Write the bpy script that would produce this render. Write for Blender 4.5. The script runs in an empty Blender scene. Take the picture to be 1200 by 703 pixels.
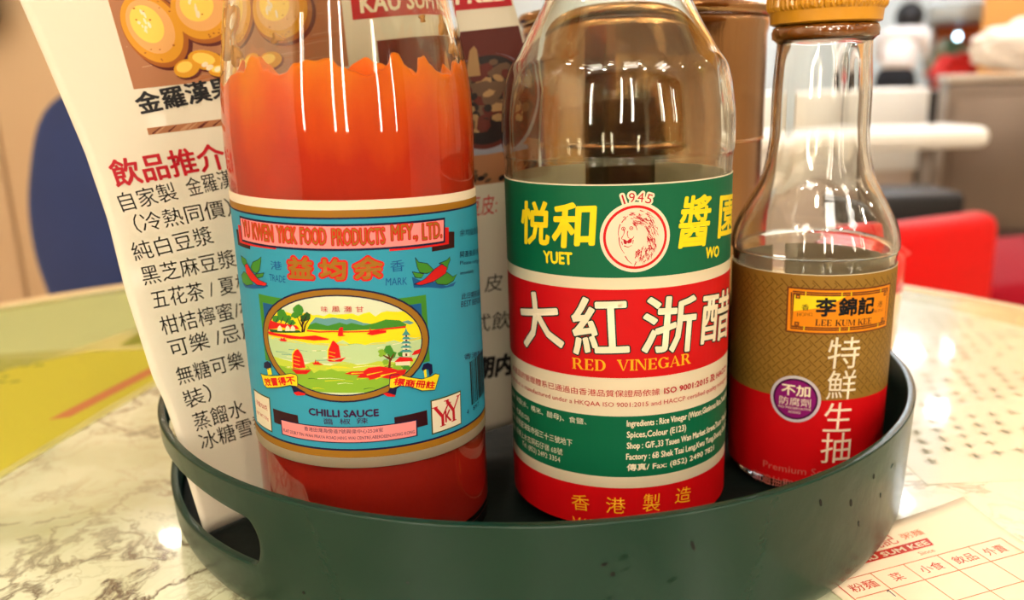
import bpy, bmesh, math, random
import numpy as np
from mathutils import Vector, Matrix, noise

# ---------------------------------------------------------------- camera, world, lights, exposure
SC = bpy.context.scene
CM = 0.01                       # lengths in this script are centimetres; the table top is z = 0
TH, RO = 0.24576, -0.03367      # camera pitch (down) and roll
cam_data = bpy.data.cameras.new('camera')
cam = bpy.data.objects.new('camera', cam_data)
SC.collection.objects.link(cam)
SC.camera = cam
cam_data.sensor_width = 36; cam_data.lens = 30.0; cam_data.clip_start = 0.01; cam_data.clip_end = 60
cam_data.dof.use_dof = True; cam_data.dof.focus_distance = 0.243; cam_data.dof.aperture_fstop = 9.5
_r0 = Vector((1, 0, 0)); _u0 = Vector((0, math.sin(TH), math.cos(TH))); _f = Vector((0, math.cos(TH), -math.sin(TH)))
_R = _r0 * math.cos(RO) + _u0 * math.sin(RO); _U = -_r0 * math.sin(RO) + _u0 * math.cos(RO)
cam.matrix_world = Matrix(((_R.x, _U.x, -_f.x, 0), (_R.y, _U.y, -_f.y, 0), (_R.z, _U.z, -_f.z, 14.9 * CM), (0, 0, 0, 1)))

world = bpy.data.worlds.new('world'); SC.world = world; world.use_nodes = True
world.node_tree.nodes['Background'].inputs[0].default_value = (1.0, 0.92, 0.8, 1)
world.node_tree.nodes['Background'].inputs[1].default_value = 0.35

SC.view_settings.view_transform = 'Standard'; SC.view_settings.look = 'None'
SC.view_settings.gamma = 1; SC.view_settings.use_curve_mapping = False
SC.view_settings.exposure = 1.02
LAMP_POWER = 80.0               # emission of the round downlights
PANEL_POWER = 7.0               # emission of the added ceiling panels
KITCHEN_POWER = 29.0             # emission of the tubes added to brighten the serving area
SC.cycles.max_bounces = 14; SC.cycles.transmission_bounces = 12; SC.cycles.glossy_bounces = 5
SC.cycles.diffuse_bounces = 4; SC.cycles.transparent_max_bounces = 12
SC.cycles.sample_clamp_indirect = 6.0; SC.cycles.caustics_reflective = False
SC.cycles.use_denoising = True

# ---------------------------------------------------------------- helpers
def lin(c):
    return tuple(((v / 255) / 12.92 if v / 255 <= 0.04045 else ((v / 255 + 0.055) / 1.055) ** 2.4) for v in c) + (1.0,)

MATS = {}
def mat(name, rgb, rough=0.5, metal=0.0, coat=0.0, trans=0.0, ior=1.45, emit=0.0, bump=0.0, bscale=40.0, vary=0.0, vscale=5.0, vcol=None, spec=0.5, sheen=0.0):
    if name in MATS: return MATS[name]
    m = bpy.data.materials.new(name); m.use_nodes = True; nt = m.node_tree; b = nt.nodes['Principled BSDF']
    b.inputs['Base Color'].default_value = lin(rgb); b.inputs['Roughness'].default_value = rough
    b.inputs['Metallic'].default_value = metal; b.inputs['Coat Weight'].default_value = coat
    b.inputs['Coat Roughness'].default_value = 0.06; b.inputs['Transmission Weight'].default_value = trans
    b.inputs['IOR'].default_value = ior; b.inputs['Specular IOR Level'].default_value = spec
    b.inputs['Sheen Weight'].default_value = sheen
    if emit:
        b.inputs['Emission Color'].default_value = lin(rgb); b.inputs['Emission Strength'].default_value = emit
    if vary or bump:
        tc = nt.nodes.new('ShaderNodeTexCoord')
    if vary:
        n = nt.nodes.new('ShaderNodeTexNoise'); n.inputs['Scale'].default_value = vscale; n.inputs['Detail'].default_value = 5
        nt.links.new(tc.outputs['Object'], n.inputs['Vector'])
        mx = nt.nodes.new('ShaderNodeMix'); mx.data_type = 'RGBA'; mx.inputs['A'].default_value = lin(rgb)
        mx.inputs['B'].default_value = lin(vcol or tuple(int(v * 0.7) for v in rgb))
        mr = nt.nodes.new('ShaderNodeMapRange'); mr.inputs['From Min'].default_value = 0.4; mr.inputs['From Max'].default_value = 0.65
        mr.inputs['To Max'].default_value = vary
        nt.links.new(n.outputs['Fac'], mr.inputs['Value']); nt.links.new(mr.outputs['Result'], mx.inputs['Factor'])
        nt.links.new(mx.outputs['Result'], b.inputs['Base Color'])
    if bump:
        n2 = nt.nodes.new('ShaderNodeTexNoise'); n2.inputs['Scale'].default_value = bscale; n2.inputs['Detail'].default_value = 4
        nt.links.new(tc.outputs['Object'], n2.inputs['Vector'])
        bp = nt.nodes.new('ShaderNodeBump'); bp.inputs['Strength'].default_value = bump; bp.inputs['Distance'].default_value = 0.002
        nt.links.new(n2.outputs['Fac'], bp.inputs['Height']); nt.links.new(bp.outputs['Normal'], b.inputs['Normal'])
    MATS[name] = m
    return m

def link(name, me, m=None, parent=None, smooth=False):
    o = bpy.data.objects.new(name, me); SC.collection.objects.link(o)
    for x in (m if isinstance(m, (list, tuple)) else [m] if m else []): me.materials.append(x)
    if parent: o.parent = parent
    if smooth: me.shade_smooth()
    return o
def tag(o, label, cat, group=None):
    o['label'] = label; o['category'] = cat
    if group: o['group'] = group
    return o
def thing(name, label, cat, loc=(0, 0, 0), rz=0.0, group=None):
    o = bpy.data.objects.new(name, None); SC.collection.objects.link(o); o.empty_display_size = 0.02
    o.location = tuple(v * CM for v in loc); o.rotation_euler = (0, 0, rz)
    return tag(o, label, cat, group)
def struct(o): o['kind'] = 'structure'; return o

def mesh(verts, faces, s=CM):
    me = bpy.data.meshes.new('m'); me.from_pydata([(x * s, y * s, z * s) for x, y, z in verts], [], faces); me.validate(); return me
def bm_mesh(bm, s=CM):
    if s != 1: bmesh.ops.scale(bm, vec=(s, s, s), verts=bm.verts)
    me = bpy.data.meshes.new('m'); bm.to_mesh(me); bm.free(); return me
def lathe(prof, n=96, closed=False, rmod=None, cx=0, cy=0):
    """prof: list of (r, z); r = 0 at an end makes a cap"""
    V, F, rings = [], [], []
    for r, z in prof:
        if r < 1e-6: rings.append([len(V)]); V.append((cx, cy, z)); continue
        ring = []
        for i in range(n):
            a = 2 * math.pi * i / n; k = rmod(a, z) if rmod else 1.0
            ring.append(len(V)); V.append((cx + r * k * math.cos(a), cy + r * k * math.sin(a), z))
        rings.append(ring)
    pairs = list(zip(rings[:-1], rings[1:])) + ([(rings[-1], rings[0])] if closed else [])
    for A, B in pairs:
        for i in range(n):
            j = (i + 1) % n
            if len(A) == 1 and len(B) == 1: continue
            if len(A) == 1: F.append((A[0], B[j], B[i]))
            elif len(B) == 1: F.append((A[i], A[j], B[0]))
            else: F.append((A[i], A[j], B[j], B[i]))
    me = mesh(V, F)
    bm = bmesh.new(); bm.from_mesh(me); bmesh.ops.recalc_face_normals(bm, faces=bm.faces); bm.to_mesh(me); bm.free()
    return me
def smooth_prof(pts, k=6):
    """Catmull-Rom through (r, z)"""
    out = []
    P = [pts[0]] + list(pts) + [pts[-1]]
    for i in range(1, len(P) - 2):
        p0, p1, p2, p3 = P[i - 1], P[i], P[i + 1], P[i + 2]
        for j in range(k):
            t = j / k; q = []
            for c in (0, 1):
                q.append(0.5 * (2 * p1[c] + (p2[c] - p0[c]) * t + (2 * p0[c] - 5 * p1[c] + 4 * p2[c] - p3[c]) * t * t + (3 * p1[c] - p0[c] - 3 * p2[c] + p3[c]) * t ** 3))
            out.append((max(q[0], 0), q[1]))
    out.append(pts[-1]); return out
def box(bm, x0, x1, y0, y1, z0, z1, bev=0.0, rot=None, seg=2):
    vs = bmesh.ops.create_cube(bm, size=1.0)['verts']
    for v in vs: v.co = Vector(((x0 + x1) / 2 + v.co.x * (x1 - x0), (y0 + y1) / 2 + v.co.y * (y1 - y0), (z0 + z1) / 2 + v.co.z * (z1 - z0)))
    if bev:
        es = {e for v in vs for e in v.link_edges}
        r = bmesh.ops.bevel(bm, geom=list(es), offset=bev, segments=seg, profile=0.5, affect='EDGES'); vs = list({v for v in r['verts']} | {v for v in vs if v.is_valid})
    if rot: bmesh.ops.transform(bm, matrix=rot, verts=vs)
    return vs
def box_obj(name, dims, m, parent=None, bev=0.0, smooth=False):
    bm = bmesh.new(); box(bm, *dims, bev=bev); return link(name, bm_mesh(bm), m, parent, smooth)
def tube(bm, pts, r, n=10):
    """round bar through 3-D points (r: number or list)"""
    pts = [Vector(p) for p in pts]; rings = []
    rs = r if isinstance(r, (list, tuple)) else [r] * len(pts)
    for i, p in enumerate(pts):
        d = (pts[min(i + 1, len(pts) - 1)] - pts[max(i - 1, 0)]).normalized()
        a = d.orthogonal().normalized() if i == 0 else (a - d * a.dot(d)).normalized()
        b = d.cross(a)
        rings.append([bm.verts.new(p + (a * math.cos(2 * math.pi * k / n) + b * math.sin(2 * math.pi * k / n)) * rs[i]) for k in range(n)])
    for A, B in zip(rings[:-1], rings[1:]):
        for k in range(n): bm.faces.new((A[k], A[(k + 1) % n], B[(k + 1) % n], B[k]))
    bm.faces.new(rings[0][::-1]); bm.faces.new(rings[-1])

# ---------------------------------------------------------------- flat printing that is wrapped onto real surfaces
INK = dict(red=(214, 22, 22), crimson=(190, 25, 38), maroon=(52, 8, 18), navy=(18, 18, 62), blue=(20, 92, 150), pink=(248, 150, 150), gold=(160, 112, 30),
           green=(66, 140, 42), darkgreen=(38, 88, 34), dkgreen=(8, 44, 30), sky=(225, 232, 200), yellow=(246, 222, 28), palegreen=(188, 212, 160), grass=(140, 184, 50),
           lime=(196, 210, 70), mount=(105, 160, 165), cream=(240, 228, 200), teal=(70, 150, 150), brown=(104, 52, 20), plum=(60, 12, 62), olive=(70, 78, 36),
           black=(14, 12, 12), amber=(240, 182, 30), orange=(244, 146, 14), silver=(205, 200, 205), purple=(72, 8, 60), magenta=(140, 22, 110), rose=(206, 110, 96),
           ink=(34, 32, 34), labelblue=(52, 156, 186), labelgreen=(12, 104, 68), labelred=(206, 10, 18), tan=(152, 114, 44), tanline=(104, 74, 20), white=(245, 242, 235),
           wood=(176, 118, 78), woodlt=(200, 152, 112), fruit=(226, 160, 34), fruitlt=(250, 214, 96), fruitdk=(176, 98, 26), peach=(232, 176, 104), redbrown=(96, 34, 24), fry=(104, 76, 54), frydk=(38, 26, 24), frylt=(170, 130, 84),
           bowl=(150, 150, 160), slipred=(206, 60, 46), slipline=(214, 120, 84), grey=(168, 166, 140), matyellow=(206, 196, 62), matstripe=(206, 130, 80), matpale=(196, 200, 138), matgreen=(150, 152, 50), penblue=(60, 60, 110))
def translucent(m, f):
    """thin printed paper lets some of the light through"""
    if m.get('thin'): return m
    nt = m.node_tree; b = nt.nodes['Principled BSDF']; t = nt.nodes.new('ShaderNodeBsdfTranslucent'); t.inputs['Color'].default_value = b.inputs['Base Color'].default_value
    x = nt.nodes.new('ShaderNodeMixShader'); x.inputs[0].default_value = f; o = [n for n in nt.nodes if n.type == 'OUTPUT_MATERIAL'][0]
    nt.links.new(b.outputs[0], x.inputs[1]); nt.links.new(t.outputs[0], x.inputs[2]); nt.links.new(x.outputs[0], o.inputs[0]); m['thin'] = 1; return m
def ink(c): return translucent(mat('ink_' + c, INK[c], rough=0.42, coat=0.0, spec=0.35), 0.38)

_txt = {}
def text_tris(s, off):
    key = (s, round(off, 4))
    if key in _txt: return _txt[key]
    cu = bpy.data.curves.new('t', 'FONT'); cu.body = s; cu.size = 1.0; cu.resolution_u = 2; cu.offset = off; cu.fill_mode = 'FRONT'
    o = bpy.data.objects.new('t', cu); SC.collection.objects.link(o)
    dg = bpy.context.evaluated_depsgraph_get()
    me = bpy.data.meshes.new_from_object(o.evaluated_get(dg))
    me.calc_loop_triangles()
    V = np.array([v.co[:2] for v in me.vertices]) if len(me.vertices) else np.zeros((0, 2))
    T = [tuple(t.vertices) for t in me.loop_triangles]
    bpy.data.objects.remove(o); bpy.data.meshes.remove(me); bpy.data.curves.remove(cu)
    _txt[key] = (V, T); return _txt[key]

def arc_band(cx, cy, rx, ry, ix, iy, dx, a0, a1, n=14):
    out = []
    for i in range(n):
        A, B = (a0 + (a1 - a0) * k / n for k in (i, i + 1))
        out.append([(cx + rx * math.cos(A), cy + ry * math.sin(A)), (cx + rx * math.cos(B), cy + ry * math.sin(B)), (cx + dx + ix * math.cos(B), cy + iy * math.sin(B)), (cx + dx + ix * math.cos(A), cy + iy * math.sin(A))])
    return out
def serif_glyph(ch, t):
    h = max(0.045, t * 0.35); s = 0.07; R = lambda a, b, c, d: [(a, b), (c, b), (c, d), (a, d)]
    def sf(x, y): return R(x - s, y, x + t + s, y + h)                 # serif under a thick stem starting at x
    def tf(x, y): return R(x - s, y, x + h + s, y + h)
    H = math.pi / 2
    if ch == 'I': return t + 2 * s, [R(s, 0, s + t, 1), sf(s, 0), sf(s, 1 - h)]
    if ch in 'EL':
        w = 0.62; g = [R(s, 0, s + t, 1), sf(s, 0), sf(s, 1 - h), R(s, 0, s + w, h), [(s + w, 0), (s + w + .02, .27), (s + w - .05, .27), (s + w - .14, h), (s + w - .14, 0)]]
        if ch == 'E': g += [R(s, 1 - h, s + w, 1), R(s, .5 - h / 2, s + w * .75, .5 + h / 2), [(s + w, 1), (s + w, .76), (s + w - .05, .76), (s + w - .14, 1 - h), (s + w - .14, 1)], R(s + w * .7, .38, s + w * .7 + .05, .62)]
        return w + 2 * s, g
    if ch == 'D': return .85 + s, [R(s, 0, s + t, 1), sf(s, 0), sf(s, 1 - h), R(s, 0, .4, h), R(s, 1 - h, .4, 1)] + arc_band(.4, .5, .45, .5, .45 - t, .5 - h, 0, -H, H)
    if ch == 'R': return .9 + s, [R(s, 0, s + t, 1), sf(s, 0), sf(s, 1 - h), R(s, 1 - h, .42, 1), R(s, .47, .42, .47 + h)] + arc_band(.42, .735, .33, .265, .33 - t * .9, .265 - h, 0, -H, H) + [[(.38, .5), (.38 + t * 1.1, .5), (.92, 0), (.92 - t * 1.1, 0)], R(.8, 0, .97, h)]
    if ch == 'N': return .95, [R(s, 0, s + h, 1), tf(s, 0), R(0, 1 - h, .2, 1), [(s, 1), (s + t * 1.15, 1), (.85, 0), (.85 - t * .6, 0)], R(.85 - h, 0, .85, 1), tf(.85 - h, 1 - h)]
    if ch == 'M': return 1.1, [R(s, 0, s + h, 1), tf(s, 0), R(0, 1 - h, .2, 1), [(s, 1), (s + t, 1), (.6, .05), (.5, .05)], [(.5, .05), (.58, .05), (.95, 1), (.87, 1)], R(.9, 0, .9 + t, 1), sf(.9, 0), R(.88, 1 - h, 1.12, 1)]
    if ch == 'A': return .95, [[(.06, 0), (.06 + h, 0), (.5, 1), (.44, 1)], [(.42, 1), (.5, 1), (.9, 0), (.9 - t * 1.15, 0)], R(.2, .3, .72, .3 + h), R(0, 0, .22, h), R(.62, 0, .97, h)]
    if ch == 'V': return .92, [[(.03, 1), (.03 + t * 1.15, 1), (.52, 0), (.45, 0)], [(.46, 0), (.53, 0), (.86, 1), (.86 - h, 1)], R(0, 1 - h, .34, 1), R(.7, 1 - h, .95, 1)]
    if ch == 'G': return .92, arc_band(.45, .5, .45, .5, .45 - t, .5 - h, 0, H * .4, H * 3.5, 20) + [R(.66, .05, .66 + t, .45), R(.58, .45 - h, .66 + t + .06, .45), R(.8, .68, .84, .98)]
    if ch == 'O': return .95, arc_band(.46, .5, .46, .5, .46 - t, .5 - h, 0, 0, 4 * H, 24)
    if ch == 'H': return .95, [R(s, 0, s + t, 1), R(.8 - t, 0, .8, 1), R(s, .5 - h / 2, .8, .5 + h / 2), sf(s, 0), sf(s, 1 - h), sf(.8 - t, 0), sf(.8 - t, 1 - h)]
    if ch == 'K': return .92, [R(s, 0, s + t, 1), sf(s, 0), sf(s, 1 - h), [(s + t, .35), (s + t, .45), (.76, 1), (.84, 1)], [(.32, .55), (.32 + t, .62), (.92, 0), (.92 - t * 1.2, 0)], R(.66, 1 - h, .92, 1), R(.7, 0, .97, h)]
    if ch == 'U': return .92, [R(s, .3, s + t, 1), sf(s, 1 - h), R(.8 - h, .3, .8, 1), tf(.8 - h, 1 - h)] + arc_band((s + .8) / 2, .32, (.8 - s) / 2, .32, (.8 - s) / 2 - (t + h) / 2, .32 - h, (t - h) / 2, 2 * H, 4 * H)
    return .4, []

class Printer:
    """collects flat print in (s, z) and wraps it onto a surface with real, slightly raised layers"""
    def __init__(self, fmap, step=0.25, layer=0.0035, base=0.012):
        self.f, self.step, self.layer, self.base = fmap, step, layer, base; self.g = {}
    def tri(self, g, c, l, V, T):
        G = self.g.setdefault(g, {}); A = G.setdefault((c, round(l, 2)), [[], []]); n = len(A[0])
        A[0].extend(V); A[1].extend(tuple(i + n for i in t) for t in T)
    def poly(self, g, c, l, pts):
        from mathutils.geometry import tessellate_polygon
        self.tri(g, c, l, pts, tessellate_polygon([[Vector((x, y, 0)) for x, y in pts]]))
    def line(self, g, c, l, pts, w0, w1):
        L = []; n = len(pts)
        for i, (x, y) in enumerate(pts):
            ax, ay = pts[max(i - 1, 0)]; bx, by = pts[min(i + 1, n - 1)]; d = math.hypot(bx - ax, by - ay) or 1
            w = (w0 + (w1 - w0) * i / max(n - 1, 1)) / 2; L.append(((x - (by - ay) / d * w, y + (bx - ax) / d * w), (x + (by - ay) / d * w, y - (bx - ax) / d * w)))
        V = [q for p in L for q in p]; T = []
        for i in range(n - 1): T += [(2 * i, 2 * i + 1, 2 * i + 3), (2 * i, 2 * i + 3, 2 * i + 2)]
        self.tri(g, c, l, V, T)
    def ellipse(self, g, c, l, x, y, a, b, rot, n=48):
        ca, sa = math.cos(math.radians(rot)), math.sin(math.radians(rot)); ring = []
        for i in range(n):
            t = 2 * math.pi * i / n; u, v = a * math.cos(t), b * math.sin(t); ring.append((x + u * ca - v * sa, y + u * sa + v * ca))
        V = [(x, y)] + [(x + (p[0] - x) * k, y + (p[1] - y) * k) for k in (.5, 1) for p in ring]
        T = [(0, 1 + i, 1 + (i + 1) % n) for i in range(n)]
        for i in range(n):
            j = (i + 1) % n; T += [(1 + i, 1 + n + i, 1 + n + j), (1 + i, 1 + n + j, 1 + j)]
        self.tri(g, c, l, V, T)
    def text(self, g, s, x, y, w, h, rot, c, l, k):
        ca, sa = math.cos(math.radians(rot)), math.sin(math.radians(rot))
        if k.get('ser'):
            t = 0.2 if k['ser'] == 1 else k['ser']; X = 0; polys = []
            for ch in s:
                a, gl = serif_glyph(ch, t); polys += [[(px + X, py) for px, py in q] for q in gl]; X += a + .06
            for q in polys: self.poly(g, c, l, [(x + px / X * w * ca - py * h * sa, y + px / X * w * sa + py * h * ca) for px, py in q])
            return
        V0, T0 = text_tris(s, 0.0)
        if not len(V0): return
        mn, mx = V0.min(0), V0.max(0); sx, sy = w / max(mx[0] - mn[0], .01), h / max(mx[1] - mn[1], .01)
        sh = k.get('sh', 0); U = (V0 - mn) * (sx, sy); U[:, 0] += sh * (U[:, 1] - h / 2)
        def put(grow, n, col, lay):                                 # heavier strokes: the same glyph printed again a hair to each side
            for q in range(max(n, 1)):
                t = 2 * math.pi * q / max(n, 1); dx, dy = (grow * math.cos(t), grow * math.sin(t)) if n else (0, 0)
                self.tri(g, col, lay + .01 * q, [(x + (u + dx) * ca - (v + dy) * sa, y + (u + dx) * sa + (v + dy) * ca) for u, v in U], T0)
        b = k.get('bold', 0)
        if 'o' in k: put(b + k['o'], 14, k['oc'], l - 1)
        put(b, 8 if b > .018 else (4 if b else 0), c, l)
    def load(self, items):
        for it in items:
            g, kind = it[0], it[1]
            if kind == 'T': self.text(g, it[2], it[3], it[4], it[5], it[6], it[7], it[8], it[9], it[10])
            elif kind == 'P': self.poly(g, it[3], it[4], it[2])
            elif kind == 'L': self.line(g, it[5], it[6], it[2], it[3], it[4])
            elif kind == 'E': self.ellipse(g, it[7], it[8], it[2], it[3], it[4], it[5], it[6])
    def build(self, parent, labels=None):
        for g, G in self.g.items():
            g = g.split('#')[0]
            bm = bmesh.new(); cols = []; lay = bm.verts.layers.float.new('l')
            for (c, l), (V, T) in G.items():
                if c not in cols: cols.append(c)
                mi = cols.index(c); vs = []
                for x, y in V:
                    v = bm.verts.new((x, y, 0)); v[lay] = l; vs.append(v)
                for t in T:
                    if len(set(t)) < 3: continue
                    try: f = bm.faces.new([vs[i] for i in t])
                    except ValueError: continue
                    f.material_index = mi
            xs = [v.co.x for v in bm.verts]; k = math.ceil(min(xs) / self.step) if self.step else 0
            while self.step and k * self.step < max(xs):
                X = k * self.step; k += 1
                fs = [f for f in bm.faces if min(v.co.x for v in f.verts) < X - 1e-4 and max(v.co.x for v in f.verts) > X + 1e-4]
                if not fs: continue
                es = {e for f in fs for e in f.edges}; vv = {v for f in fs for v in f.verts}
                bmesh.ops.bisect_plane(bm, geom=list(vv) + list(es) + fs, plane_co=(X, 0, 0), plane_no=(1, 0, 0), dist=1e-5)
            for v in bm.verts:
                v.co = Vector(self.f(v.co.x, v.co.y, self.base + self.layer * v[lay])) * CM
            for f in bm.faces: f.smooth = True
            me = bpy.data.meshes.new(g); bm.to_mesh(me); bm.free()
            o = link(g, me, [ink(c) for c in cols], parent)
            if labels and g in labels: o['label'] = labels[g]
def cyl_map(ang0, R, tilt=0.0, z0=1.0, Rz=None):
    def f(s, z, off):
        r = (Rz(z) if Rz else R) + off; a = ang0 + s / R
        return (r * math.cos(a), r * math.sin(a), z - z0 - 0.0)
    return f

# ---------------------------------------------------------------- the room (shell)
FZ, CZ = -75.0, 205.0
X0, X1, Y0, Y1 = -230.0, 520.0, -260.0, 860.0
floor_m = mat('floor_tile', (176, 158, 132), rough=0.3, vary=0.5, vscale=2.0, vcol=(150, 130, 104))
wall_m = mat('wall_paint', (206, 194, 172), rough=0.7)
wallw_m = mat('wall_white_tile', (232, 242, 244), rough=0.3)
ceil_m = mat('ceiling_paint', (232, 226, 214), rough=0.8)
grout_m = mat('grout', (120, 100, 78), rough=0.8)
struct(box_obj('floor', (X0, X1, Y0, Y1, FZ - 10, FZ - 0.6), grout_m))
# floor tiles as real pieces, joined because they are many and out of focus
bm = bmesh.new(); x = X0
while x < X1 - 1:
    y = Y0
    while y < Y1 - 1:
        box(bm, x + .3, min(x + 59.7, X1), y + .3, min(y + 59.7, Y1), FZ - 0.7, FZ); y += 60
    x += 60
tiles = link('floor_tile', bm_mesh(bm), floor_m); tiles['kind'] = 'stuff'; tiles.parent = bpy.data.objects['floor']
struct(box_obj('ceiling', (X0 - 10, X1 + 10, Y0 - 10, Y1 + 10, CZ, CZ + 10), ceil_m))
struct(box_obj('wall_left', (X0 - 10, X0, Y0, Y1, FZ, CZ), wall_m))
struct(box_obj('wall_right', (X1, X1 + 10, Y0, Y1, FZ, CZ), wall_m))
struct(box_obj('wall_back', (X0, X1, Y1, Y1 + 10, FZ, CZ), wallw_m))
struct(box_obj('wall_front', (X0, X1, Y0 - 10, Y0, FZ, CZ), mat('wall_wood_panel', (84, 52, 34), rough=0.45, vary=0.7, vscale=3)))

# lamps: round downlights; square panels and tubes added to light bottles and serving area
warm = (255, 214, 160); lamp_glow = mat('lamp_glow', (255, 240, 216), emit=LAMP_POWER)
panel_glow = mat('panel_glow', (255, 246, 232), emit=PANEL_POWER); tube_glow = mat('tube_glow', (236, 244, 255), emit=KITCHEN_POWER)
trim_m = mat('lamp_trim', (220, 210, 190), rough=0.3, metal=0.6)
first = None; n = 0
for (x, y) in [(-170, -210), (-90, -205), (10, -215), (110, -205), (230, -200), (-160, -120), (-40, -130), (70, -125), (180, -120), (300, -90), (-150, -20), (-175, 400), (250, 440), (285, 400), (-30, 420), (120, 300), (330, 150), (-150, 180), (420, 20), (60, 640)]:
    t = thing('ceiling_downlight', 'small round warm ceiling downlight above the dining room', 'ceiling light', (x, y, CZ - 0.3), 0, 'round ceiling downlights')
    if first is None:
        a = link('trim_ring', lathe([(9, 0), (11, 0.2), (11, -1.0), (9, -1.2)], 32, closed=True), trim_m, t, True)
        b = link('lamp', lathe([(0, -0.6), (9, -0.6), (9, -0.2), (0, -0.2)], 32), lamp_glow, t)
        first = (a, b)
    else:
        for s in first:
            c = s.copy(); c.parent = t; SC.collection.objects.link(c)
first = None
for (x, y) in [(-120, -165), (40, -170), (200, -160), (60, 380), (260, 300)]:  # unseen panels, made large so soft light gets through the glass
    t = thing('fill_panel', 'unseen square frosted panel added on the ceiling for soft light', 'ceiling light', (x, y, CZ - 0.2), 0, 'added square ceiling panels for soft light')
    if first is None:
        bm = bmesh.new(); 
        for q in ((-32, 32, -32, -30), (-32, 32, 30, 32), (-32, -30, -30, 30), (30, 32, -30, 30)): box(bm, *q, -3, 0)
        a = link('frame', bm_mesh(bm), trim_m, t); b = box_obj('diffuser', (-30, 30, -30, 30, -2, -0.5), panel_glow, t); first = (a, b)
    else:
        for s in first:
            c = s.copy(); c.parent = t; SC.collection.objects.link(c)
for i, (x, y) in enumerate([(150, 318), (300, 330), (140, 400), (300, 405), (190, 520), (330, 520), (260, 640), (400, 640), (180, 760)]):  # unseen tubes; the nearest were added to brighten the white cabinet fronts
    t = thing('tube_fill_lamp', 'unseen white tube lamp added to brighten the serving area', 'lamp', (x, y, CZ - 4), 0, 'added tube lamps brightening the serving area')
    box_obj('housing', (-62, 62, -6, 6, -1, 4), trim_m, t); bm = bmesh.new()
    for yy in (-3, 3): tube(bm, [(-60, yy, -2.4), (60, yy, -2.4)], 1.3, 12)
    link('tube', bm_mesh(bm), tube_glow, t, True)

first = None
for i, (x, w) in enumerate([(-170, 60), (-12, 70), (38, 60), (215, 60), (345, 60)]):  # unseen strips added to brighten the labels and streak the glass
    t = thing('fill_strip', 'unseen tall warm light strip added behind the camera to brighten the labels', 'wall light', (x, Y0 + 1, 84), 0, 'added light strips behind the camera')
    box_obj('frame', (-7, 7, -0.8, 2, -68, 68), trim_m, t); box_obj('diffuser', (-4.5, 4.5, 2, 6, -65, 65), mat('fill_glow', (255, 242, 220), emit=19), t)

# ---------------------------------------------------------------- table
TX, TY, TR = -7.22, 30.22, 46.12
def marble():
    m = bpy.data.materials.new('marble'); m.use_nodes = True; nt = m.node_tree; b = nt.nodes['Principled BSDF']; N = nt.nodes.new; Lk = nt.links.new
    tc = N('ShaderNodeTexCoord'); w = N('ShaderNodeTexNoise'); w.inputs['Scale'].default_value = 7; w.inputs['Detail'].default_value = 6
    Lk(tc.outputs['Object'], w.inputs['Vector'])
    add = N('ShaderNodeMixRGB'); add.blend_type = 'ADD'; add.inputs['Fac'].default_value = 0.22
    Lk(tc.outputs['Object'], add.inputs[1]); Lk(w.outputs['Color'], add.inputs[2])
    def vein(scale, lo, hi, det):
        n = N('ShaderNodeTexNoise'); n.inputs['Scale'].default_value = scale; n.inputs['Detail'].default_value = det; n.inputs['Roughness'].default_value = 0.6
        Lk(add.outputs['Color'], n.inputs['Vector'])
        s = N('ShaderNodeMath'); s.operation = 'SUBTRACT'; s.inputs[1].default_value = 0.5; Lk(n.outputs['Fac'], s.inputs[0])
        a = N('ShaderNodeMath'); a.operation = 'ABSOLUTE'; Lk(s.outputs[0], a.inputs[0])
        r = N('ShaderNodeMapRange'); r.inputs['From Min'].default_value = lo; r.inputs['From Max'].default_value = hi; r.inputs['To Min'].default_value = 1; r.inputs['To Max'].default_value = 0
        Lk(a.outputs[0], r.inputs['Value']); return r.outputs['Result']
    cl = N('ShaderNodeTexNoise'); cl.inputs['Scale'].default_value = 9; cl.inputs['Detail'].default_value = 7; Lk(add.outputs['Color'], cl.inputs['Vector'])
    r = N('ShaderNodeMapRange'); r.inputs['From Min'].default_value = 0.42; r.inputs['From Max'].default_value = 0.68; Lk(cl.outputs['Fac'], r.inputs['Value'])
    m1 = N('ShaderNodeMixRGB'); m1.inputs[1].default_value = lin((208, 211, 182)); m1.inputs[2].default_value = lin((166, 168, 128)); Lk(r.outputs['Result'], m1.inputs['Fac'])
    prev = m1.outputs[0]
    for sc, lo, hi, det, col, f in ((6.5, 0.0, 0.018, 8, (80, 60, 42), 1.0), (17, 0.0, 0.02, 7, (104, 88, 64), 0.8), (30, 0.0, 0.03, 4, (160, 150, 120), 0.45)):
        v = vein(sc, lo, hi, det); mm = N('ShaderNodeMath'); mm.operation = 'MULTIPLY'; mm.inputs[1].default_value = f; Lk(v, mm.inputs[0])
        mk = N('ShaderNodeTexNoise'); mk.inputs['Scale'].default_value = sc * .7; Lk(tc.outputs['Object'], mk.inputs['Vector'])
        mkr = N('ShaderNodeMapRange'); mkr.inputs['From Min'].default_value = 0.4; mkr.inputs['From Max'].default_value = 0.6; Lk(mk.outputs['Fac'], mkr.inputs['Value'])
        m3 = N('ShaderNodeMath'); m3.operation = 'MULTIPLY'; Lk(mm.outputs[0], m3.inputs[0]); Lk(mkr.outputs['Result'], m3.inputs[1])
        mx = N('ShaderNodeMixRGB'); Lk(m3.outputs[0], mx.inputs['Fac']); Lk(prev, mx.inputs[1]); mx.inputs[2].default_value = lin(col); prev = mx.outputs[0]
    Lk(prev, b.inputs['Base Color']); b.inputs['Roughness'].default_value = 0.22; b.inputs['Coat Weight'].default_value = 1; b.inputs['Coat Roughness'].default_value = 0.035
    return m
table = thing('restaurant_table', 'round cream marble-topped restaurant table carrying the green tray', 'table', (TX, TY, FZ))
H = -FZ
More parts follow.
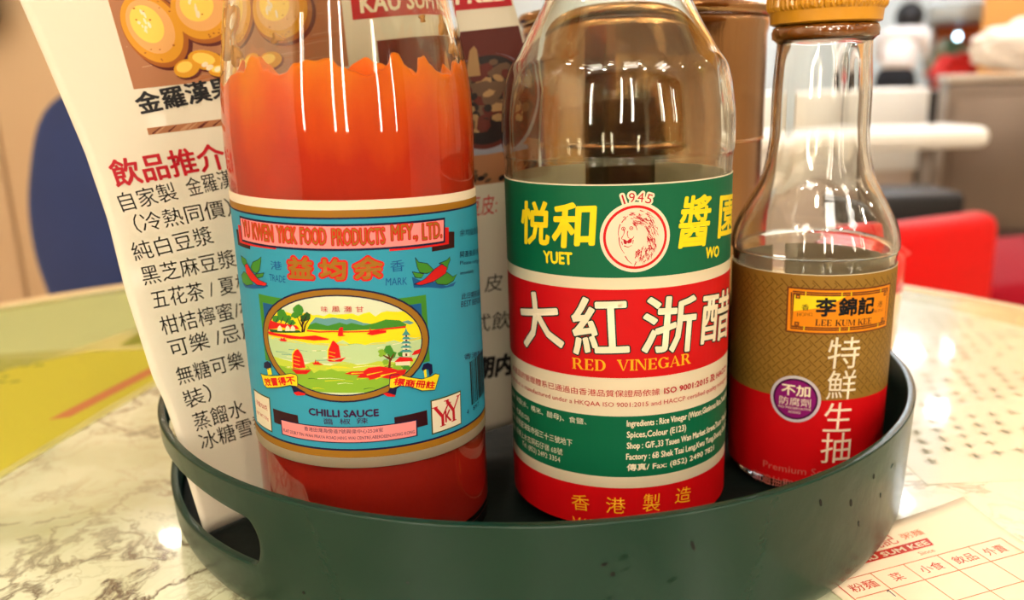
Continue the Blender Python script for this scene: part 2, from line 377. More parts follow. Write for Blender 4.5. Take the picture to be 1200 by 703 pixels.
link('tabletop', lathe([(0, H), (TR - .9, H), (TR - .9, H - 2.6), (0, H - 2.6)], 160), marble(), table)
link('edge_band', lathe([(TR - .9, H - 3.0), (TR - .9, H + .06), (TR - .75, H + .16), (TR - .2, H + .12), (TR, H - .1), (TR, H - 3.0)], 160, closed=True), mat('edge_band', (206, 178, 132), rough=0.3, coat=0.4), table, True)
link('pedestal', lathe([(0, H - 2.6), (12, H - 2.6), (12, H - 4), (4, H - 5), (3.4, 8), (4.2, 4), (4.2, 2), (0, 2)], 40), mat('dark_iron', (30, 28, 28), rough=0.4, metal=0.8), table, True)
link('pedestal_foot', lathe([(0, 4), (6, 3.6), (24, 1.2), (25, 0.6), (25, 0), (0, 0)], 48), MATS['dark_iron'], table, True)

# papers lying on the table
def flat_map(rx=0, ry=0, h=lambda x, y: 0.0):
    return lambda x, y, off: (x, y, h(x, y) + off)
def sheet(name, outline, z, th, m, lab, cat, parent=None):
    bm = bmesh.new(); vs = [bm.verts.new((x, y, z)) for x, y in outline]; f = bm.faces.new(vs)
    r = bmesh.ops.extrude_face_region(bm, geom=[f]); bmesh.ops.translate(bm, vec=(0, 0, th), verts=[v for v in r['geom'] if isinstance(v, bmesh.types.BMVert)])
    bmesh.ops.recalc_face_normals(bm, faces=bm.faces)
    o = link(name, bm_mesh(bm), m, parent)
    if lab: tag(o, lab, cat)
    return o
def on_table(x, y, r=TR - 1.6): return math.hypot(x - TX, y - TY) < r
arc = []
for i in range(0, 61):
    a = math.radians(95 + i * 1.5 + 8); arc.append((TX + (TR - 1.8) * math.cos(a), TY + (TR - 1.8) * math.sin(a)))
gloss = mat('laminate_yellow', (176, 174, 96), rough=0.3, coat=1.0, vary=0.6, vscale=14, vcol=(180, 176, 70))
mat_o = thing('placemat', 'yellow-green printed placemat lying on the marble at the left', 'placemat', (0, 0, 0.005))
sheet('sheet', [(-22.3, 26.0)] + [(-17.3, 54.0)] + [p for p in arc if p[0] < -18.2 and p[1] > 24], 0.0, 0.03, gloss, None, None, mat_o)
pm = Printer(flat_map(), step=0, layer=0.003, base=0.032)
pm.poly('printed_artwork', 'matpale', 1, [(-47, 48.5), (-36, 49.5), (-27, 50.5), (-22, 64), (-23, 69), (-33, 65), (-42, 57)])
pm.poly('printed_artwork', 'matgreen', 2, [(-24.5, 51), (-20.0, 51), (-20, 68), (-24.2, 68)])
pm.poly('printed_artwork', 'matyellow', 1, [(-30, 30), (-21.9, 30.5), (-20.4, 40), (-19.2, 46), (-19.0, 50), (-26, 50), (-32, 44), (-38, 40)])
pm.poly('printed_artwork', 'matyellow', 3, [(-23.5, 52), (-20.2, 52), (-19.6, 57), (-21.5, 60)])
pm.poly('printed_artwork', 'matstripe', 4, [(-22.5, 38.6), (-21.6, 38.9), (-19.9, 46.0), (-20.7, 46.3)])
R1 = random.Random(3)
for i in range(17):
    y = 33 + i * .95; x = -43 + R1.random() * 3
    while x < -27.5 - (i % 3):
        w = .35 + R1.random() * .5; pm.poly('printed_artwork', 'matgreen', 2, [(x, y), (x + w, y + .05), (x + w, y + .42), (x, y + .4)]); x += w + .25
pm.build(mat_o)

paper2 = thing('menu_sheet', 'pale sheet of small grey printed rows on the table right of the tray', 'paper', (0, 0, 0.004))
sheet('sheet', [(15.2, 29.0), (34.5, 29.5), (33.4, 42), (27.5, 54), (18.0, 62.5), (15.4, 56)], 0.0, 0.015, mat('laminate_cream', (196, 197, 172), rough=0.3, coat=1.0, vary=.4, vscale=9, vcol=(194, 194, 164)), None, None, paper2)
pp = Printer(flat_map(), step=0, layer=0.003, base=0.018)
for i in range(24):
    d = 30.8 + i * .95
    for j in range(int(13 + (i % 4))):
        x, y = 16.0 + j * .98 + .25 * i, d + .18 * j
        if R1.random() < .16 or i % 6 == 5 or math.hypot(x - TX, y - TY) > TR - 5 or x > 31: continue
        pp.poly('printed_rows', 'grey', 1, [(x, y + .1), (x + .58, y + .12), (x + .52, y + .24), (x + .02, y + .2)])
        pp.poly('printed_rows', 'grey', 1, [(x + .2, y - .12), (x + .32, y - .12), (x + .36, y + .42), (x + .24, y + .42)])
        if R1.random() < .7: pp.poly('printed_rows', 'grey', 1, [(x + .05, y - .1), (x + .5, y - .12), (x + .5, y - .04), (x + .05, y - .02)])
pp.build(paper2)

# order slip, with one curled corner
EX = Vector((.944, .33)).normalized(); EY = Vector((-EX.y, EX.x)); SO = Vector((15.66, 25.0))
def slip_h(ex, ey):
    t = max(0.0, (ex + 6.0) / 6.5) ; s = max(0.0, (ey + .6) / 2.7); return 0.03 + 0.52 * (t ** 2.2) * (s ** 1.6)
def slip_map(ex, ey, off):
    h = slip_h(ex, ey); k = 1 - h / 14.9                       # a raised point of the slip lies a little nearer the tray
    p = SO + EX * ex + EY * ey; return (p.x - .02 * h, p.y - .4 * h, h + off)
slip = thing('order_slip', 'cream paper order slip with red ruled boxes, tucked beside the tray', 'paper', (0, 0, 0.02))
V, F = [], []; nu, nv = 24, 30
def slip_edge(v): return 0.52 - .02 * v
for j in range(nv + 1):
    for i in range(nu + 1):
        ey = 2.1 - 12.5 * (1 - j / nv); ex = -6.95 + (slip_edge(ey) + 6.95) * i / nu; V.append(slip_map(ex, ey, 0))
for j in range(nv):
    for i in range(nu): a = j * (nu + 1) + i; F.append((a, a + 1, a + nu + 2, a + nu + 1))
so = link('paper', mesh(V, F), mat('slip_paper', (232, 214, 186), rough=0.7), slip, True)
sm = so.modifiers.new('thick', 'SOLIDIFY'); sm.thickness = 0.00012; sm.offset = -1
pr = Printer(slip_map, step=.3, layer=0.002, base=0.006)
pr.poly('banner', 'slipred', 1, [(-5.6, .49), (-2.28, .49), (-2.18, .89), (-5.6, .89)])
pr.text('banner', 'KAU SUM KEE', -5.3, .57, 2.95, .22, 0, 'cream', 2, {'bold': .012})
pr.text('lettering', '九記', -4.3, 1.0, 1.15, .55, 0, 'slipred', 1, {})
pr.text('lettering', '粥麵', -2.9, 1.08, .85, .32, 0, 'slipline', 1, {}); pr.text('lettering', 'Since', -3.1, .18, .6, .18, 0, 'slipline', 1, {})
for y, w in ((0, .035), (-.9, .035), (-2.07, .03), (-3.2, .03), (-4.3, .03)):
    pr.line('ruled_boxes', 'slipline', 1, [(x, y) for x in np.linspace(-6.58, 0, 12)], w, w)
for x in (-6.6, -5.26, -3.99, -2.65, -1.37, 0.0): pr.line('ruled_boxes', 'slipred' if x < -6 else 'slipline', 1, [(x - .04 * k, -k) for k in (0, 1, 2, 3, 4, 4.5)], .035, .03)
for s, x, w in (('粉麵', -6.4, .95), ('菜', -4.87, .42), ('小食', -3.75, .85), ('飲品', -2.42, .85), ('外賣', -1.15, .82)): pr.text('lettering', s, x, -.66, w, .4, 0, 'slipred', 1, {})
pr.line('pen_mark', 'penblue', 2, [(-5.5, -.98), (-5.42, -.9), (-5.45, -1.25)], .04, .03)
pr.build(slip)

# ---------------------------------------------------------------- tray
CX, CY = 0.73, 33.18
tray_m = mat('tray_plastic', (9, 40, 29), rough=0.27, spec=0.32, bump=0.12, bscale=90, vary=0.35, vscale=10, vcol=(16, 44, 34))
tray = thing('serving_tray', 'round dark green plastic tray with slotted handles holding the sauce bottles', 'tray', (CX, CY, 0))
def tray_r(z): return 13.55 + .45 * min(1, max(0, (z) / .6)) ** .5 + .19 * min(1, max(0, z / 4.37))
ZT = 4.37; ZS = [0, .08, .2, .4, .7, 1.05] + [1.2 + .1 * i for i in range(29)] + [4.1, 4.2, 4.3, ZT]
ZS = sorted({round(z, 3) for z in ZS}); ring_a = [math.radians(a) for a in np.arange(-180, 180, 1.5)]
bm = bmesh.new(); cache = {}
def tv(a, z):
    key = (round(math.degrees(a) % 360, 3) % 360, round(z, 4))
    if key not in cache: r = tray_r(z); cache[key] = bm.verts.new((r * math.cos(a), r * math.sin(a), z))
    return cache[key]
slots = [(-172.5, -123.0), (7.5, 57.0)]; SZ0, SZ1 = 1.4, 3.8
zin = [z for z in ZS if SZ0 - 1e-6 <= z <= SZ1 + 1e-6]
for i in range(240):
    a0, a1 = -180 + i * 1.5, -178.5 + i * 1.5
    for z0, z1 in zip(ZS[:-1], ZS[1:]):
        if any(s0 - 1e-6 <= a0 and a1 <= s1 + 1e-6 for s0, s1 in slots) and z0 >= SZ0 - 1e-6 and z1 <= SZ1 + 1e-6: continue
        bm.faces.new((tv(math.radians(a0), z0), tv(math.radians(a1), z0), tv(math.radians(a1), z1), tv(math.radians(a0), z1)))
for s0, s1 in slots:
    n = int(round((s1 - s0) / 1.5)); A = [s0 + 1.5 * k for k in range(n + 1)]
    per = [(a, SZ0) for a in A] + [(s1, z) for z in zin[1:]] + [(a, SZ1) for a in A[::-1][1:]] + [(s0, z) for z in zin[::-1][1:-1]]
    ca, cz = (s0 + s1) / 2, (SZ0 + SZ1) / 2 + .05; deg = 14.05 * math.pi / 180
    hl, hh = (s1 - s0) / 2 * deg - .42, .98          # stadium half length and half height in cm
    def stad(a, z):
        x, y = (a - ca) * deg, (z - cz) ; x0 = max(-hl + hh, min(hl - hh, x * (hl - hh) / (hl)))
        dx, dy = x - x0, y; d = math.hypot(dx, dy) or 1; return ca + (x0 + dx / d * hh) / deg, cz + dy / d * hh
    inner = [stad(a, z) for a, z in per]; mid = [((p[0] + q[0]) / 2, (p[1] + q[1]) / 2) for p, q in zip(per, inner)]
    m = len(per)
    for L0, L1 in ((per, mid), (mid, inner)):
        for k in range(m):
            q = [L0[k], L0[(k + 1) % m], L1[(k + 1) % m], L1[k]]; vs = [tv(math.radians(a), z) for a, z in q]
            if len(set(vs)) == 4: bm.faces.new(vs)
bmesh.ops.recalc_face_normals(bm, faces=bm.faces)
wall = link('rim_wall', bm_mesh(bm), tray_m, tray, True)
sd = wall.modifiers.new('thick', 'SOLIDIFY'); sd.thickness = 0.0026; sd.offset = -1; sd.use_even_offset = True
bv = wall.modifiers.new('round', 'BEVEL'); bv.width = 0.0005; bv.segments = 3; bv.limit_method = 'ANGLE'; bv.angle_limit = math.radians(40)
link('tray_floor', lathe([(0, .99), (13.7, .99), (13.7, .65), (0, .65)], 96), mat('tray_floor', (8, 16, 14), rough=0.6, spec=.15, bump=.1, bscale=200), tray)

WM = Printer(lambda s, z, off: ((tray_r(z) + off) * math.cos(s / 14.1), (tray_r(z) + off) * math.sin(s / 14.1), z), step=0, layer=0, base=.006)
for a, z, w, h in ((-84.5, 3.2, .10, .05), (-83.6, 2.9, .07, .07), (-82.5, 3.35, .16, .08), (-82.2, 3.0, .12, .05), (-75, 3.4, .05, .16), (-77.2, 2.5, .14, .07), (-84, 2.2, .12, .06), (-58, 3.6, .05, .13), (-52, 3.1, .06, .14), (-47, 3.5, .05, .1), (-49.5, 2.2, .05, .12), (-44, 2.6, .04, .1), (-41, 3.3, .12, .04), (-118.5, 1.6, .06, .05), (-105, 2.6, .05, .04)):
    WM.ellipse('wear_marks', 'dkgreen' if w > .11 else 'black', 1, math.radians(a) * 14.1, z, w, h, 20, 9)
WM.build(tray); wmo = [o for o in tray.children if o.name.startswith('wear_marks')][0]; wmo['kind'] = 'stuff'

# ---- artwork of the labels: (group, kind, ...) in centimetres round the bottle and up it
CHILLI_PRINT = [
 ('name_banner','P',[(-4.334,11.251),(-4.132,11.264),(-4.106,10.901),(-3.428,10.893),(-3.452,10.779),(-4.307,10.805)],'maroon',2),
 ('name_banner','P',[(-4.085,11.401),(-3.907,11.401),(-3.844,11.016),(-2.334,10.944),(-2.353,10.87),(-4.106,10.901)],'red',3),
 ('name_banner','P',[(2.699,11.023),(2.948,10.984),(2.911,10.533),(2.03,10.565),(2.04,10.702),(2.672,10.676)],'maroon',2),
 ('name_banner','P',[(2.507,11.171),(2.709,11.141),(2.672,10.676),(0.764,10.745),(0.782,10.844),(2.462,10.774)],'red',3),
 ('name_banner','P',[(-3.89,11.68),(2.57,11.44),(2.52,10.74),(-3.89,10.96)],'navy',4),
 ('name_banner','P',[(-3.83,11.62),(2.51,11.38),(2.46,10.8),(-3.83,11.02)],'pink',5),
 ('name_banner','T','YU',-3.72,11.126,0.36,0.44,-2.1,'gold',7,{'o': 0.03,'oc': 'red'}),
 ('name_banner','T','KWEN',-3.22,11.1,0.81,0.44,-2.1,'gold',7,{'o': 0.03,'oc': 'red'}),
 ('name_banner','T','YICK',-2.27,11.071,0.6,0.44,-2.1,'gold',7,{'o': 0.03,'oc': 'red'}),
 ('name_banner','T','FOOD',-1.55,11.044,0.69,0.44,-2.1,'gold',7,{'o': 0.03,'oc': 'red'}),
 ('name_banner','T','PRODUCTS',-0.7,11.002,1.36,0.44,-2.1,'gold',7,{'o': 0.03,'oc': 'red'}),
 ('name_banner','T','MFY.,',0.84,10.959,0.74,0.47,-2.1,'gold',7,{'o': 0.03,'oc': 'red'}),
 ('name_banner','T','LTD.',1.74,10.929,0.66,0.44,-2.1,'gold',7,{'o': 0.03,'oc': 'red'}),
 ('trade_mark_lettering','T','港',-2.614,10.304,0.405,0.24,2.0,'blue',3,{}),
 ('trade_mark_lettering','T','TRADE',-2.711,9.988,0.571,0.189,-1.8,'blue',3,{}),
 ('trade_mark_lettering','T','香',0.754,10.176,0.393,0.309,-2.2,'blue',3,{}),
 ('trade_mark_lettering','T','MARK',0.602,9.826,0.598,0.201,-4.8,'blue',3,{}),
 ('trade_mark_lettering','T','益',-2.0,10.13,0.7,0.55,-1,'gold',5,{'o': 0.05,'oc': 'red','bold': 0.025}),
 ('trade_mark_lettering','T','均',-1.08,10.1,0.66,0.53,-1,'gold',5,{'o': 0.05,'oc': 'red','bold': 0.025}),
 ('trade_mark_lettering','T','余',-0.2,10.07,0.74,0.56,-1,'gold',5,{'o': 0.05,'oc': 'red','bold': 0.025}),
 ('chilli_picture','P',[(1.35,9.97),(1.626,9.816),(2.063,9.703),(2.501,9.505),(2.913,9.556),(2.781,9.447),(2.315,9.472),(1.871,9.586),(1.389,9.659)],'blue',2),
 ('chilli_picture','P',[(1.485,10.486),(1.578,10.344),(1.851,10.265),(2.063,10.043),(1.832,9.988),(1.6,10.044),(1.527,10.203)],'green',3),
 ('chilli_picture','L',[(1.485,10.486),(1.578,10.344),(1.851,10.265),(2.063,10.043),(1.832,9.988),(1.6,10.044),(1.527,10.203),(1.485,10.486)],0.018,0.018,'navy',4),
 ('chilli_picture','P',[(1.367,10.108),(1.724,9.994),(1.631,9.89),(1.448,9.937)],'green',3),
 ('chilli_picture','L',[(1.367,10.108),(1.724,9.994),(1.631,9.89),(1.448,9.937),(1.367,10.108)],0.018,0.018,'navy',4),
 ('chilli_picture','P',[(2.065,9.741),(2.53,9.902),(2.772,9.72),(2.963,9.768),(2.793,9.6),(2.504,9.543),(2.153,9.629)],'green',3),
 ('chilli_picture','L',[(2.065,9.741),(2.53,9.902),(2.772,9.72),(2.963,9.768),(2.793,9.6),(2.504,9.543),(2.153,9.629),(2.065,9.741)],0.018,0.018,'navy',4),
 ('chilli_picture','P',[(2.242,10.201),(2.556,10.241),(2.684,10.313),(2.694,10.216),(2.6,10.1),(2.561,9.954),(2.39,10.156)],'green',3),
 ('chilli_picture','L',[(2.242,10.201),(2.556,10.241),(2.684,10.313),(2.694,10.216),(2.6,10.1),(2.561,9.954),(2.39,10.156),(2.242,10.201)],0.018,0.018,'navy',4),
 ('chilli_picture','P',[(1.395,9.758),(1.713,9.839),(2.089,10.076),(2.34,10.165),(2.54,10.034),(2.474,9.874),(2.018,9.73),(1.618,9.697)],'red',5),
 ('chilli_picture','L',[(1.395,9.758),(1.713,9.839),(2.089,10.076),(2.34,10.165),(2.54,10.034),(2.474,9.874),(2.018,9.73),(1.618,9.697),(1.395,9.758)],0.018,0.018,'navy',6),
 ('chilli_picture#2','P',[(-4.271,9.69),(-3.481,9.777),(-2.888,9.888),(-2.788,9.824),(-2.968,9.748),(-3.586,9.647),(-4.055,9.61)],'blue',2),
 ('chilli_picture#2','P',[(-4.117,10.526),(-3.765,10.46),(-3.71,10.334),(-3.876,10.216),(-4.1,10.337)],'green',3),
 ('chilli_picture#2','L',[(-4.117,10.526),(-3.765,10.46),(-3.71,10.334),(-3.876,10.216),(-4.1,10.337),(-4.117,10.526)],0.018,0.018,'navy',4),
 ('chilli_picture#2','P',[(-3.526,10.264),(-3.381,10.432),(-3.136,10.515),(-2.951,10.625),(-2.993,10.473),(-3.092,10.24),(-3.238,10.13),(-3.437,10.162)],'green',3),
 ('chilli_picture#2','L',[(-3.526,10.264),(-3.381,10.432),(-3.136,10.515),(-2.951,10.625),(-2.993,10.473),(-3.092,10.24),(-3.238,10.13),(-3.437,10.162),(-3.526,10.264)],0.018,0.018,'navy',4),
 ('chilli_picture#2','P',[(-4.32,9.915),(-4.016,10.081),(-3.661,10.018),(-3.477,9.796),(-3.926,9.69),(-4.254,9.732)],'green',3),
 ('chilli_picture#2','L',[(-4.32,9.915),(-4.016,10.081),(-3.661,10.018),(-3.477,9.796),(-3.926,9.69),(-4.254,9.732),(-4.32,9.915)],0.018,0.018,'navy',4),
 ('chilli_picture#2','P',[(-3.344,10.098),(-2.897,10.186),(-2.973,10.066),(-3.23,9.999)],'green',3),
 ('chilli_picture#2','L',[(-3.344,10.098),(-2.897,10.186),(-2.973,10.066),(-3.23,9.999),(-3.344,10.098)],0.018,0.018,'navy',4),
 ('chilli_picture#2','P',[(-3.874,10.293),(-3.705,10.354),(-3.474,10.157),(-3.171,9.969),(-2.804,9.897),(-2.898,9.823),(-3.266,9.806),(-3.605,9.912),(-3.821,10.071)],'red',5),
 ('chilli_picture#2','L',[(-3.874,10.293),(-3.705,10.354),(-3.474,10.157),(-3.171,9.969),(-2.804,9.897),(-2.898,9.823),(-3.266,9.806),(-3.605,9.912),(-3.821,10.071),(-3.874,10.293)],0.018,0.018,'navy',6),
 ('side_lettering','T','余均益食品廠',3.187,10.8,1.981,0.208,-6.4,'navy',3,{}),
 ('side_lettering','T','開蓋後請冷藏',3.154,10.196,1.651,0.183,-7.3,'navy',3,{}),
 ('side_lettering','T','Please refrigerate',3.134,9.959,2.046,0.146,-8.9,'navy',3,{}),
 ('side_lettering','T','immediately',3.122,9.668,0.896,0.135,-7.1,'navy',3,{}),
 ('side_lettering','T','此日期前最佳',3.127,8.971,1.768,0.187,-8.8,'navy',3,{}),
 ('side_lettering','T','BEST BEFORE',3.085,8.751,1.701,0.175,-9.0,'navy',3,{}),
 ('side_lettering','T','香港製造',3.107,7.154,1.801,0.178,-12.2,'navy',3,{}),
 ('scenic_picture','P',[(-3.27,9.556),(-2.0,9.518),(-2.0,7.587),(-3.27,7.626)],'green',2),
 ('scenic_picture','P',[(-3.1,9.33),(-2.0,9.297),(-2.0,7.737),(-3.1,7.771)],'blue',3),
 ('scenic_picture','P',[(0.55,9.441),(1.75,9.405),(1.75,7.475),(0.55,7.511)],'green',2),
 ('scenic_picture','P',[(0.55,9.221),(1.58,9.19),(1.58,7.63),(0.55,7.661)],'blue',3),
 ('scenic_picture','E',-0.74,8.24,2.52,1.62,-1.9,'navy',4),
 ('scenic_picture','E',-0.74,8.24,2.47,1.57,-1.9,'gold',5),
 ('scenic_picture','E',-0.74,8.24,2.29,1.43,-1.9,'navy',6),
 ('scenic_picture','E',-0.74,8.24,2.25,1.39,-1.9,'sky',7),
 ('scenic_picture','P',[(-2.905,8.662),(-2.715,8.656),(-2.526,8.649),(-2.337,8.643),(-2.148,8.637),(-1.958,8.631),(-1.769,8.624),(-1.58,8.618),(-1.391,8.612),(-1.202,8.606),(-1.012,8.599),(-0.823,8.593),(-0.634,8.587),(-0.445,8.58),(-0.255,8.574),(-0.066,8.568),(0.123,8.562),(0.312,8.555),(0.502,8.549),(0.691,8.543),(0.88,8.536),(1.069,8.53),(1.259,8.524),(1.448,8.518),(1.415,8.594),(1.374,8.672),(1.325,8.749),(1.267,8.827),(1.199,8.905),(1.121,8.983),(1.03,9.062),(0.879,9.067),(0.728,9.093),(0.577,9.126),(0.425,9.102),(0.27,9.009),(0.123,9.146),(-0.029,9.124),(-0.182,9.07),(-0.331,9.142),(-0.483,9.134),(-0.635,9.135),(-0.786,9.124),(-0.937,9.16),(-1.091,9.088),(-1.241,9.127),(-1.393,9.113),(-1.542,9.183),(-1.695,9.155),(-1.847,9.14),(-1.999,9.115),(-2.149,9.152),(-2.3,9.172),(-2.452,9.177),(-2.547,9.105),(-2.631,9.032),(-2.704,8.958),(-2.767,8.885),(-2.821,8.811),(-2.867,8.736)],'yellow',8),
 ('scenic_picture','P',[(-2.988,8.335),(-2.792,8.328),(-2.597,8.322),(-2.401,8.315),(-2.206,8.309),(-2.01,8.302),(-1.815,8.296),(-1.619,8.289),(-1.424,8.283),(-1.228,8.276),(-1.033,8.27),(-0.837,8.263),(-0.642,8.257),(-0.446,8.25),(-0.251,8.244),(-0.055,8.237),(0.141,8.231),(0.336,8.224),(0.532,8.218),(0.727,8.211),(0.923,8.205),(1.118,8.198),(1.314,8.192),(1.509,8.185),(1.508,8.233),(1.505,8.28),(1.499,8.327),(1.49,8.375),(1.479,8.422),(1.465,8.47),(1.448,8.518),(1.259,8.524),(1.069,8.53),(0.88,8.536),(0.691,8.543),(0.502,8.549),(0.312,8.555),(0.123,8.562),(-0.066,8.568),(-0.255,8.574),(-0.445,8.58),(-0.634,8.587),(-0.823,8.593),(-1.012,8.599),(-1.202,8.606),(-1.391,8.612),(-1.58,8.618),(-1.769,8.624),(-1.958,8.631),(-2.148,8.637),(-2.337,8.643),(-2.526,8.649),(-2.715,8.656),(-2.905,8.662),(-2.925,8.615),(-2.942,8.569),(-2.956,8.522),(-2.968,8.475),(-2.977,8.429),(-2.984,8.382)],'yellow',8),
 ('scenic_picture','P',[(-2.855,7.81),(-2.672,7.804),(-2.49,7.798),(-2.307,7.792),(-2.125,7.786),(-1.943,7.78),(-1.76,7.774),(-1.578,7.768),(-1.395,7.761),(-1.213,7.755),(-1.03,7.749),(-0.848,7.743),(-0.665,7.737),(-0.483,7.731),(-0.3,7.725),(-0.118,7.719),(0.064,7.713),(0.247,7.707),(0.429,7.701),(0.612,7.695),(0.794,7.689),(0.977,7.683),(1.159,7.677),(1.342,7.671),(1.391,7.752),(1.432,7.833),(1.463,7.915),(1.487,7.997),(1.502,8.08),(1.509,8.163),(1.508,8.245),(1.312,8.252),(1.119,8.32),(0.919,8.188),(0.727,8.284),(0.531,8.261),(0.336,8.271),(0.141,8.284),(-0.056,8.237),(-0.25,8.297),(-0.445,8.284),(-0.636,8.416),(-0.835,8.33),(-1.031,8.319),(-1.226,8.328),(-1.421,8.323),(-1.617,8.317),(-1.811,8.344),(-2.006,8.377),(-2.202,8.361),(-2.396,8.404),(-2.592,8.375),(-2.787,8.388),(-2.982,8.394),(-2.989,8.312),(-2.987,8.229),(-2.978,8.146),(-2.96,8.062),(-2.934,7.978),(-2.899,7.894)],'palegreen',8),
 ('scenic_picture','P',[(-1.438,6.932),(-1.381,6.931),(-1.324,6.929),(-1.267,6.927),(-1.21,6.925),(-1.154,6.923),(-1.097,6.921),(-1.04,6.919),(-0.983,6.917),(-0.926,6.915),(-0.869,6.914),(-0.813,6.912),(-0.756,6.91),(-0.699,6.908),(-0.642,6.906),(-0.585,6.904),(-0.528,6.902),(-0.472,6.9),(-0.415,6.898),(-0.358,6.897),(-0.301,6.895),(-0.244,6.893),(-0.187,6.891),(-0.131,6.889),(0.226,6.964),(0.471,7.043),(0.663,7.124),(0.82,7.206),(0.952,7.289),(1.064,7.373),(1.16,7.457),(0.992,7.462),(0.824,7.435),(0.658,7.464),(0.493,7.562),(0.324,7.517),(0.153,7.408),(-0.011,7.495),(-0.179,7.47),(-0.345,7.514),(-0.516,7.432),(-0.68,7.53),(-0.847,7.535),(-1.012,7.607),(-1.182,7.55),(-1.348,7.565),(-1.519,7.471),(-1.68,7.663),(-1.854,7.461),(-2.017,7.617),(-2.186,7.551),(-2.354,7.529),(-2.52,7.579),(-2.687,7.584),(-2.598,7.494),(-2.491,7.403),(-2.365,7.312),(-2.214,7.22),(-2.028,7.126),(-1.788,7.031)],'grass',9),
 ('scenic_picture','P',[(-2.606,7.501),(-2.446,7.496),(-2.286,7.491),(-2.126,7.486),(-1.966,7.48),(-1.806,7.475),(-1.646,7.47),(-1.486,7.464),(-1.326,7.459),(-1.166,7.454),(-1.006,7.448),(-0.846,7.443),(-0.687,7.438),(-0.527,7.432),(-0.367,7.427),(-0.207,7.422),(-0.047,7.417),(0.113,7.411),(0.273,7.406),(0.433,7.401),(0.593,7.395),(0.753,7.39),(0.913,7.385),(1.072,7.379),(1.121,7.421),(1.165,7.462),(1.207,7.504),(1.245,7.545),(1.28,7.587),(1.312,7.629),(1.342,7.671),(1.159,7.677),(0.976,7.651),(0.793,7.636),(0.612,7.685),(0.43,7.718),(0.248,7.752),(0.065,7.717),(-0.119,7.697),(-0.301,7.694),(-0.482,7.761),(-0.663,7.803),(-0.847,7.754),(-1.032,7.7),(-1.214,7.717),(-1.393,7.825),(-1.577,7.776),(-1.762,7.704),(-1.943,7.776),(-2.127,7.739),(-2.308,7.767),(-2.491,7.778),(-2.672,7.804),(-2.855,7.81),(-2.828,7.766),(-2.799,7.722),(-2.767,7.678),(-2.731,7.634),(-2.693,7.59),(-2.651,7.546)],'lime',8),
 ('scenic_picture','L',[(0.017,8.012),(0.31,8.032),(0.602,7.992)],0.018,0.005,'palegreen',10),
 ('scenic_picture','L',[(-2.183,7.409),(-1.933,7.429),(-1.684,7.393)],0.018,0.005,'grass',10),
 ('scenic_picture','L',[(-2.359,7.574),(-2.219,7.594),(-2.078,7.565)],0.018,0.005,'cream',10),
 ('scenic_picture','L',[(-0.517,8.282),(-0.315,8.302),(-0.114,8.268)],0.018,0.005,'grass',10),
 ('scenic_picture','L',[(0.431,7.517),(0.737,7.537),(1.044,7.497)],0.018,0.005,'darkgreen',10),
 ('scenic_picture','L',[(-1.418,8.11),(-1.133,8.13),(-0.848,8.091)],0.018,0.005,'cream',10),
 ('scenic_picture','L',[(-2.512,7.928),(-2.206,7.948),(-1.901,7.908)],0.018,0.005,'teal',10),
 ('scenic_picture','L',[(0.036,7.317),(0.182,7.337),(0.327,7.308)],0.018,0.005,'yellow',10),
 ('scenic_picture','L',[(0.207,7.842),(0.406,7.862),(0.605,7.829)],0.018,0.005,'palegreen',10),
 ('scenic_picture','L',[(0.248,8.121),(0.379,8.141),(0.51,8.113)],0.018,0.005,'cream',10),
 ('scenic_picture','L',[(-2.727,7.975),(-2.439,7.995),(-2.15,7.956)],0.018,0.005,'teal',10),
 ('scenic_picture','L',[(-1.909,7.596),(-1.678,7.616),(-1.448,7.581)],0.018,0.005,'yellow',10),
 ('scenic_picture','L',[(-1.677,8.069),(-1.504,8.089),(-1.33,8.058)],0.018,0.005,'palegreen',10),
 ('scenic_picture','L',[(-1.212,7.914),(-0.827,7.934),(-0.443,7.888)],0.018,0.005,'cream',10),
 ('scenic_picture','L',[(-1.427,7.319),(-1.042,7.339),(-0.657,7.293)],0.018,0.005,'cream',10),
 ('scenic_picture','L',[(-0.998,7.658),(-0.796,7.678),(-0.595,7.644)],0.018,0.005,'yellow',10),
 ('scenic_picture','L',[(-0.182,6.99),(-0.029,7.01),(0.124,6.98)],0.018,0.005,'darkgreen',10),
 ('scenic_picture','L',[(-1.503,8.114),(-1.069,8.134),(-0.635,8.085)],0.018,0.005,'cream',10),
 ('scenic_picture','L',[(0.292,7.475),(0.598,7.495),(0.904,7.455)],0.018,0.005,'cream',10),
 ('scenic_picture','L',[(-0.346,7.289),(-0.002,7.309),(0.342,7.266)],0.018,0.005,'yellow',10),
 ('scenic_picture','L',[(-1.159,7.893),(-0.962,7.913),(-0.765,7.88)],0.018,0.005,'palegreen',10),
 ('scenic_picture','L',[(-2.34,7.876),(-1.99,7.896),(-1.64,7.853)],0.018,0.005,'cream',10),
 ('scenic_picture','L',[(-1.443,7.839),(-1.058,7.859),(-0.674,7.814)],0.018,0.005,'teal',10),
 ('scenic_picture','L',[(-1.22,7.258),(-0.836,7.278),(-0.451,7.233)],0.018,0.005,'yellow',10),
 ('scenic_picture','L',[(-0.374,7.473),(-0.05,7.493),(0.274,7.451)],0.018,0.005,'darkgreen',10),
 ('scenic_picture','L',[(0.666,8.167),(0.988,8.187),(1.31,8.146)],0.018,0.005,'cream',10),
 ('scenic_picture','L',[(-2.242,8.091),(-1.885,8.111),(-1.528,8.068)],0.018,0.005,'teal',10),
 ('scenic_picture','L',[(-1.388,8.113),(-1.083,8.133),(-0.778,8.093)],0.018,0.005,'grass',10),
 ('scenic_picture','L',[(0.412,7.575),(0.64,7.595),(0.868,7.56)],0.018,0.005,'darkgreen',10),
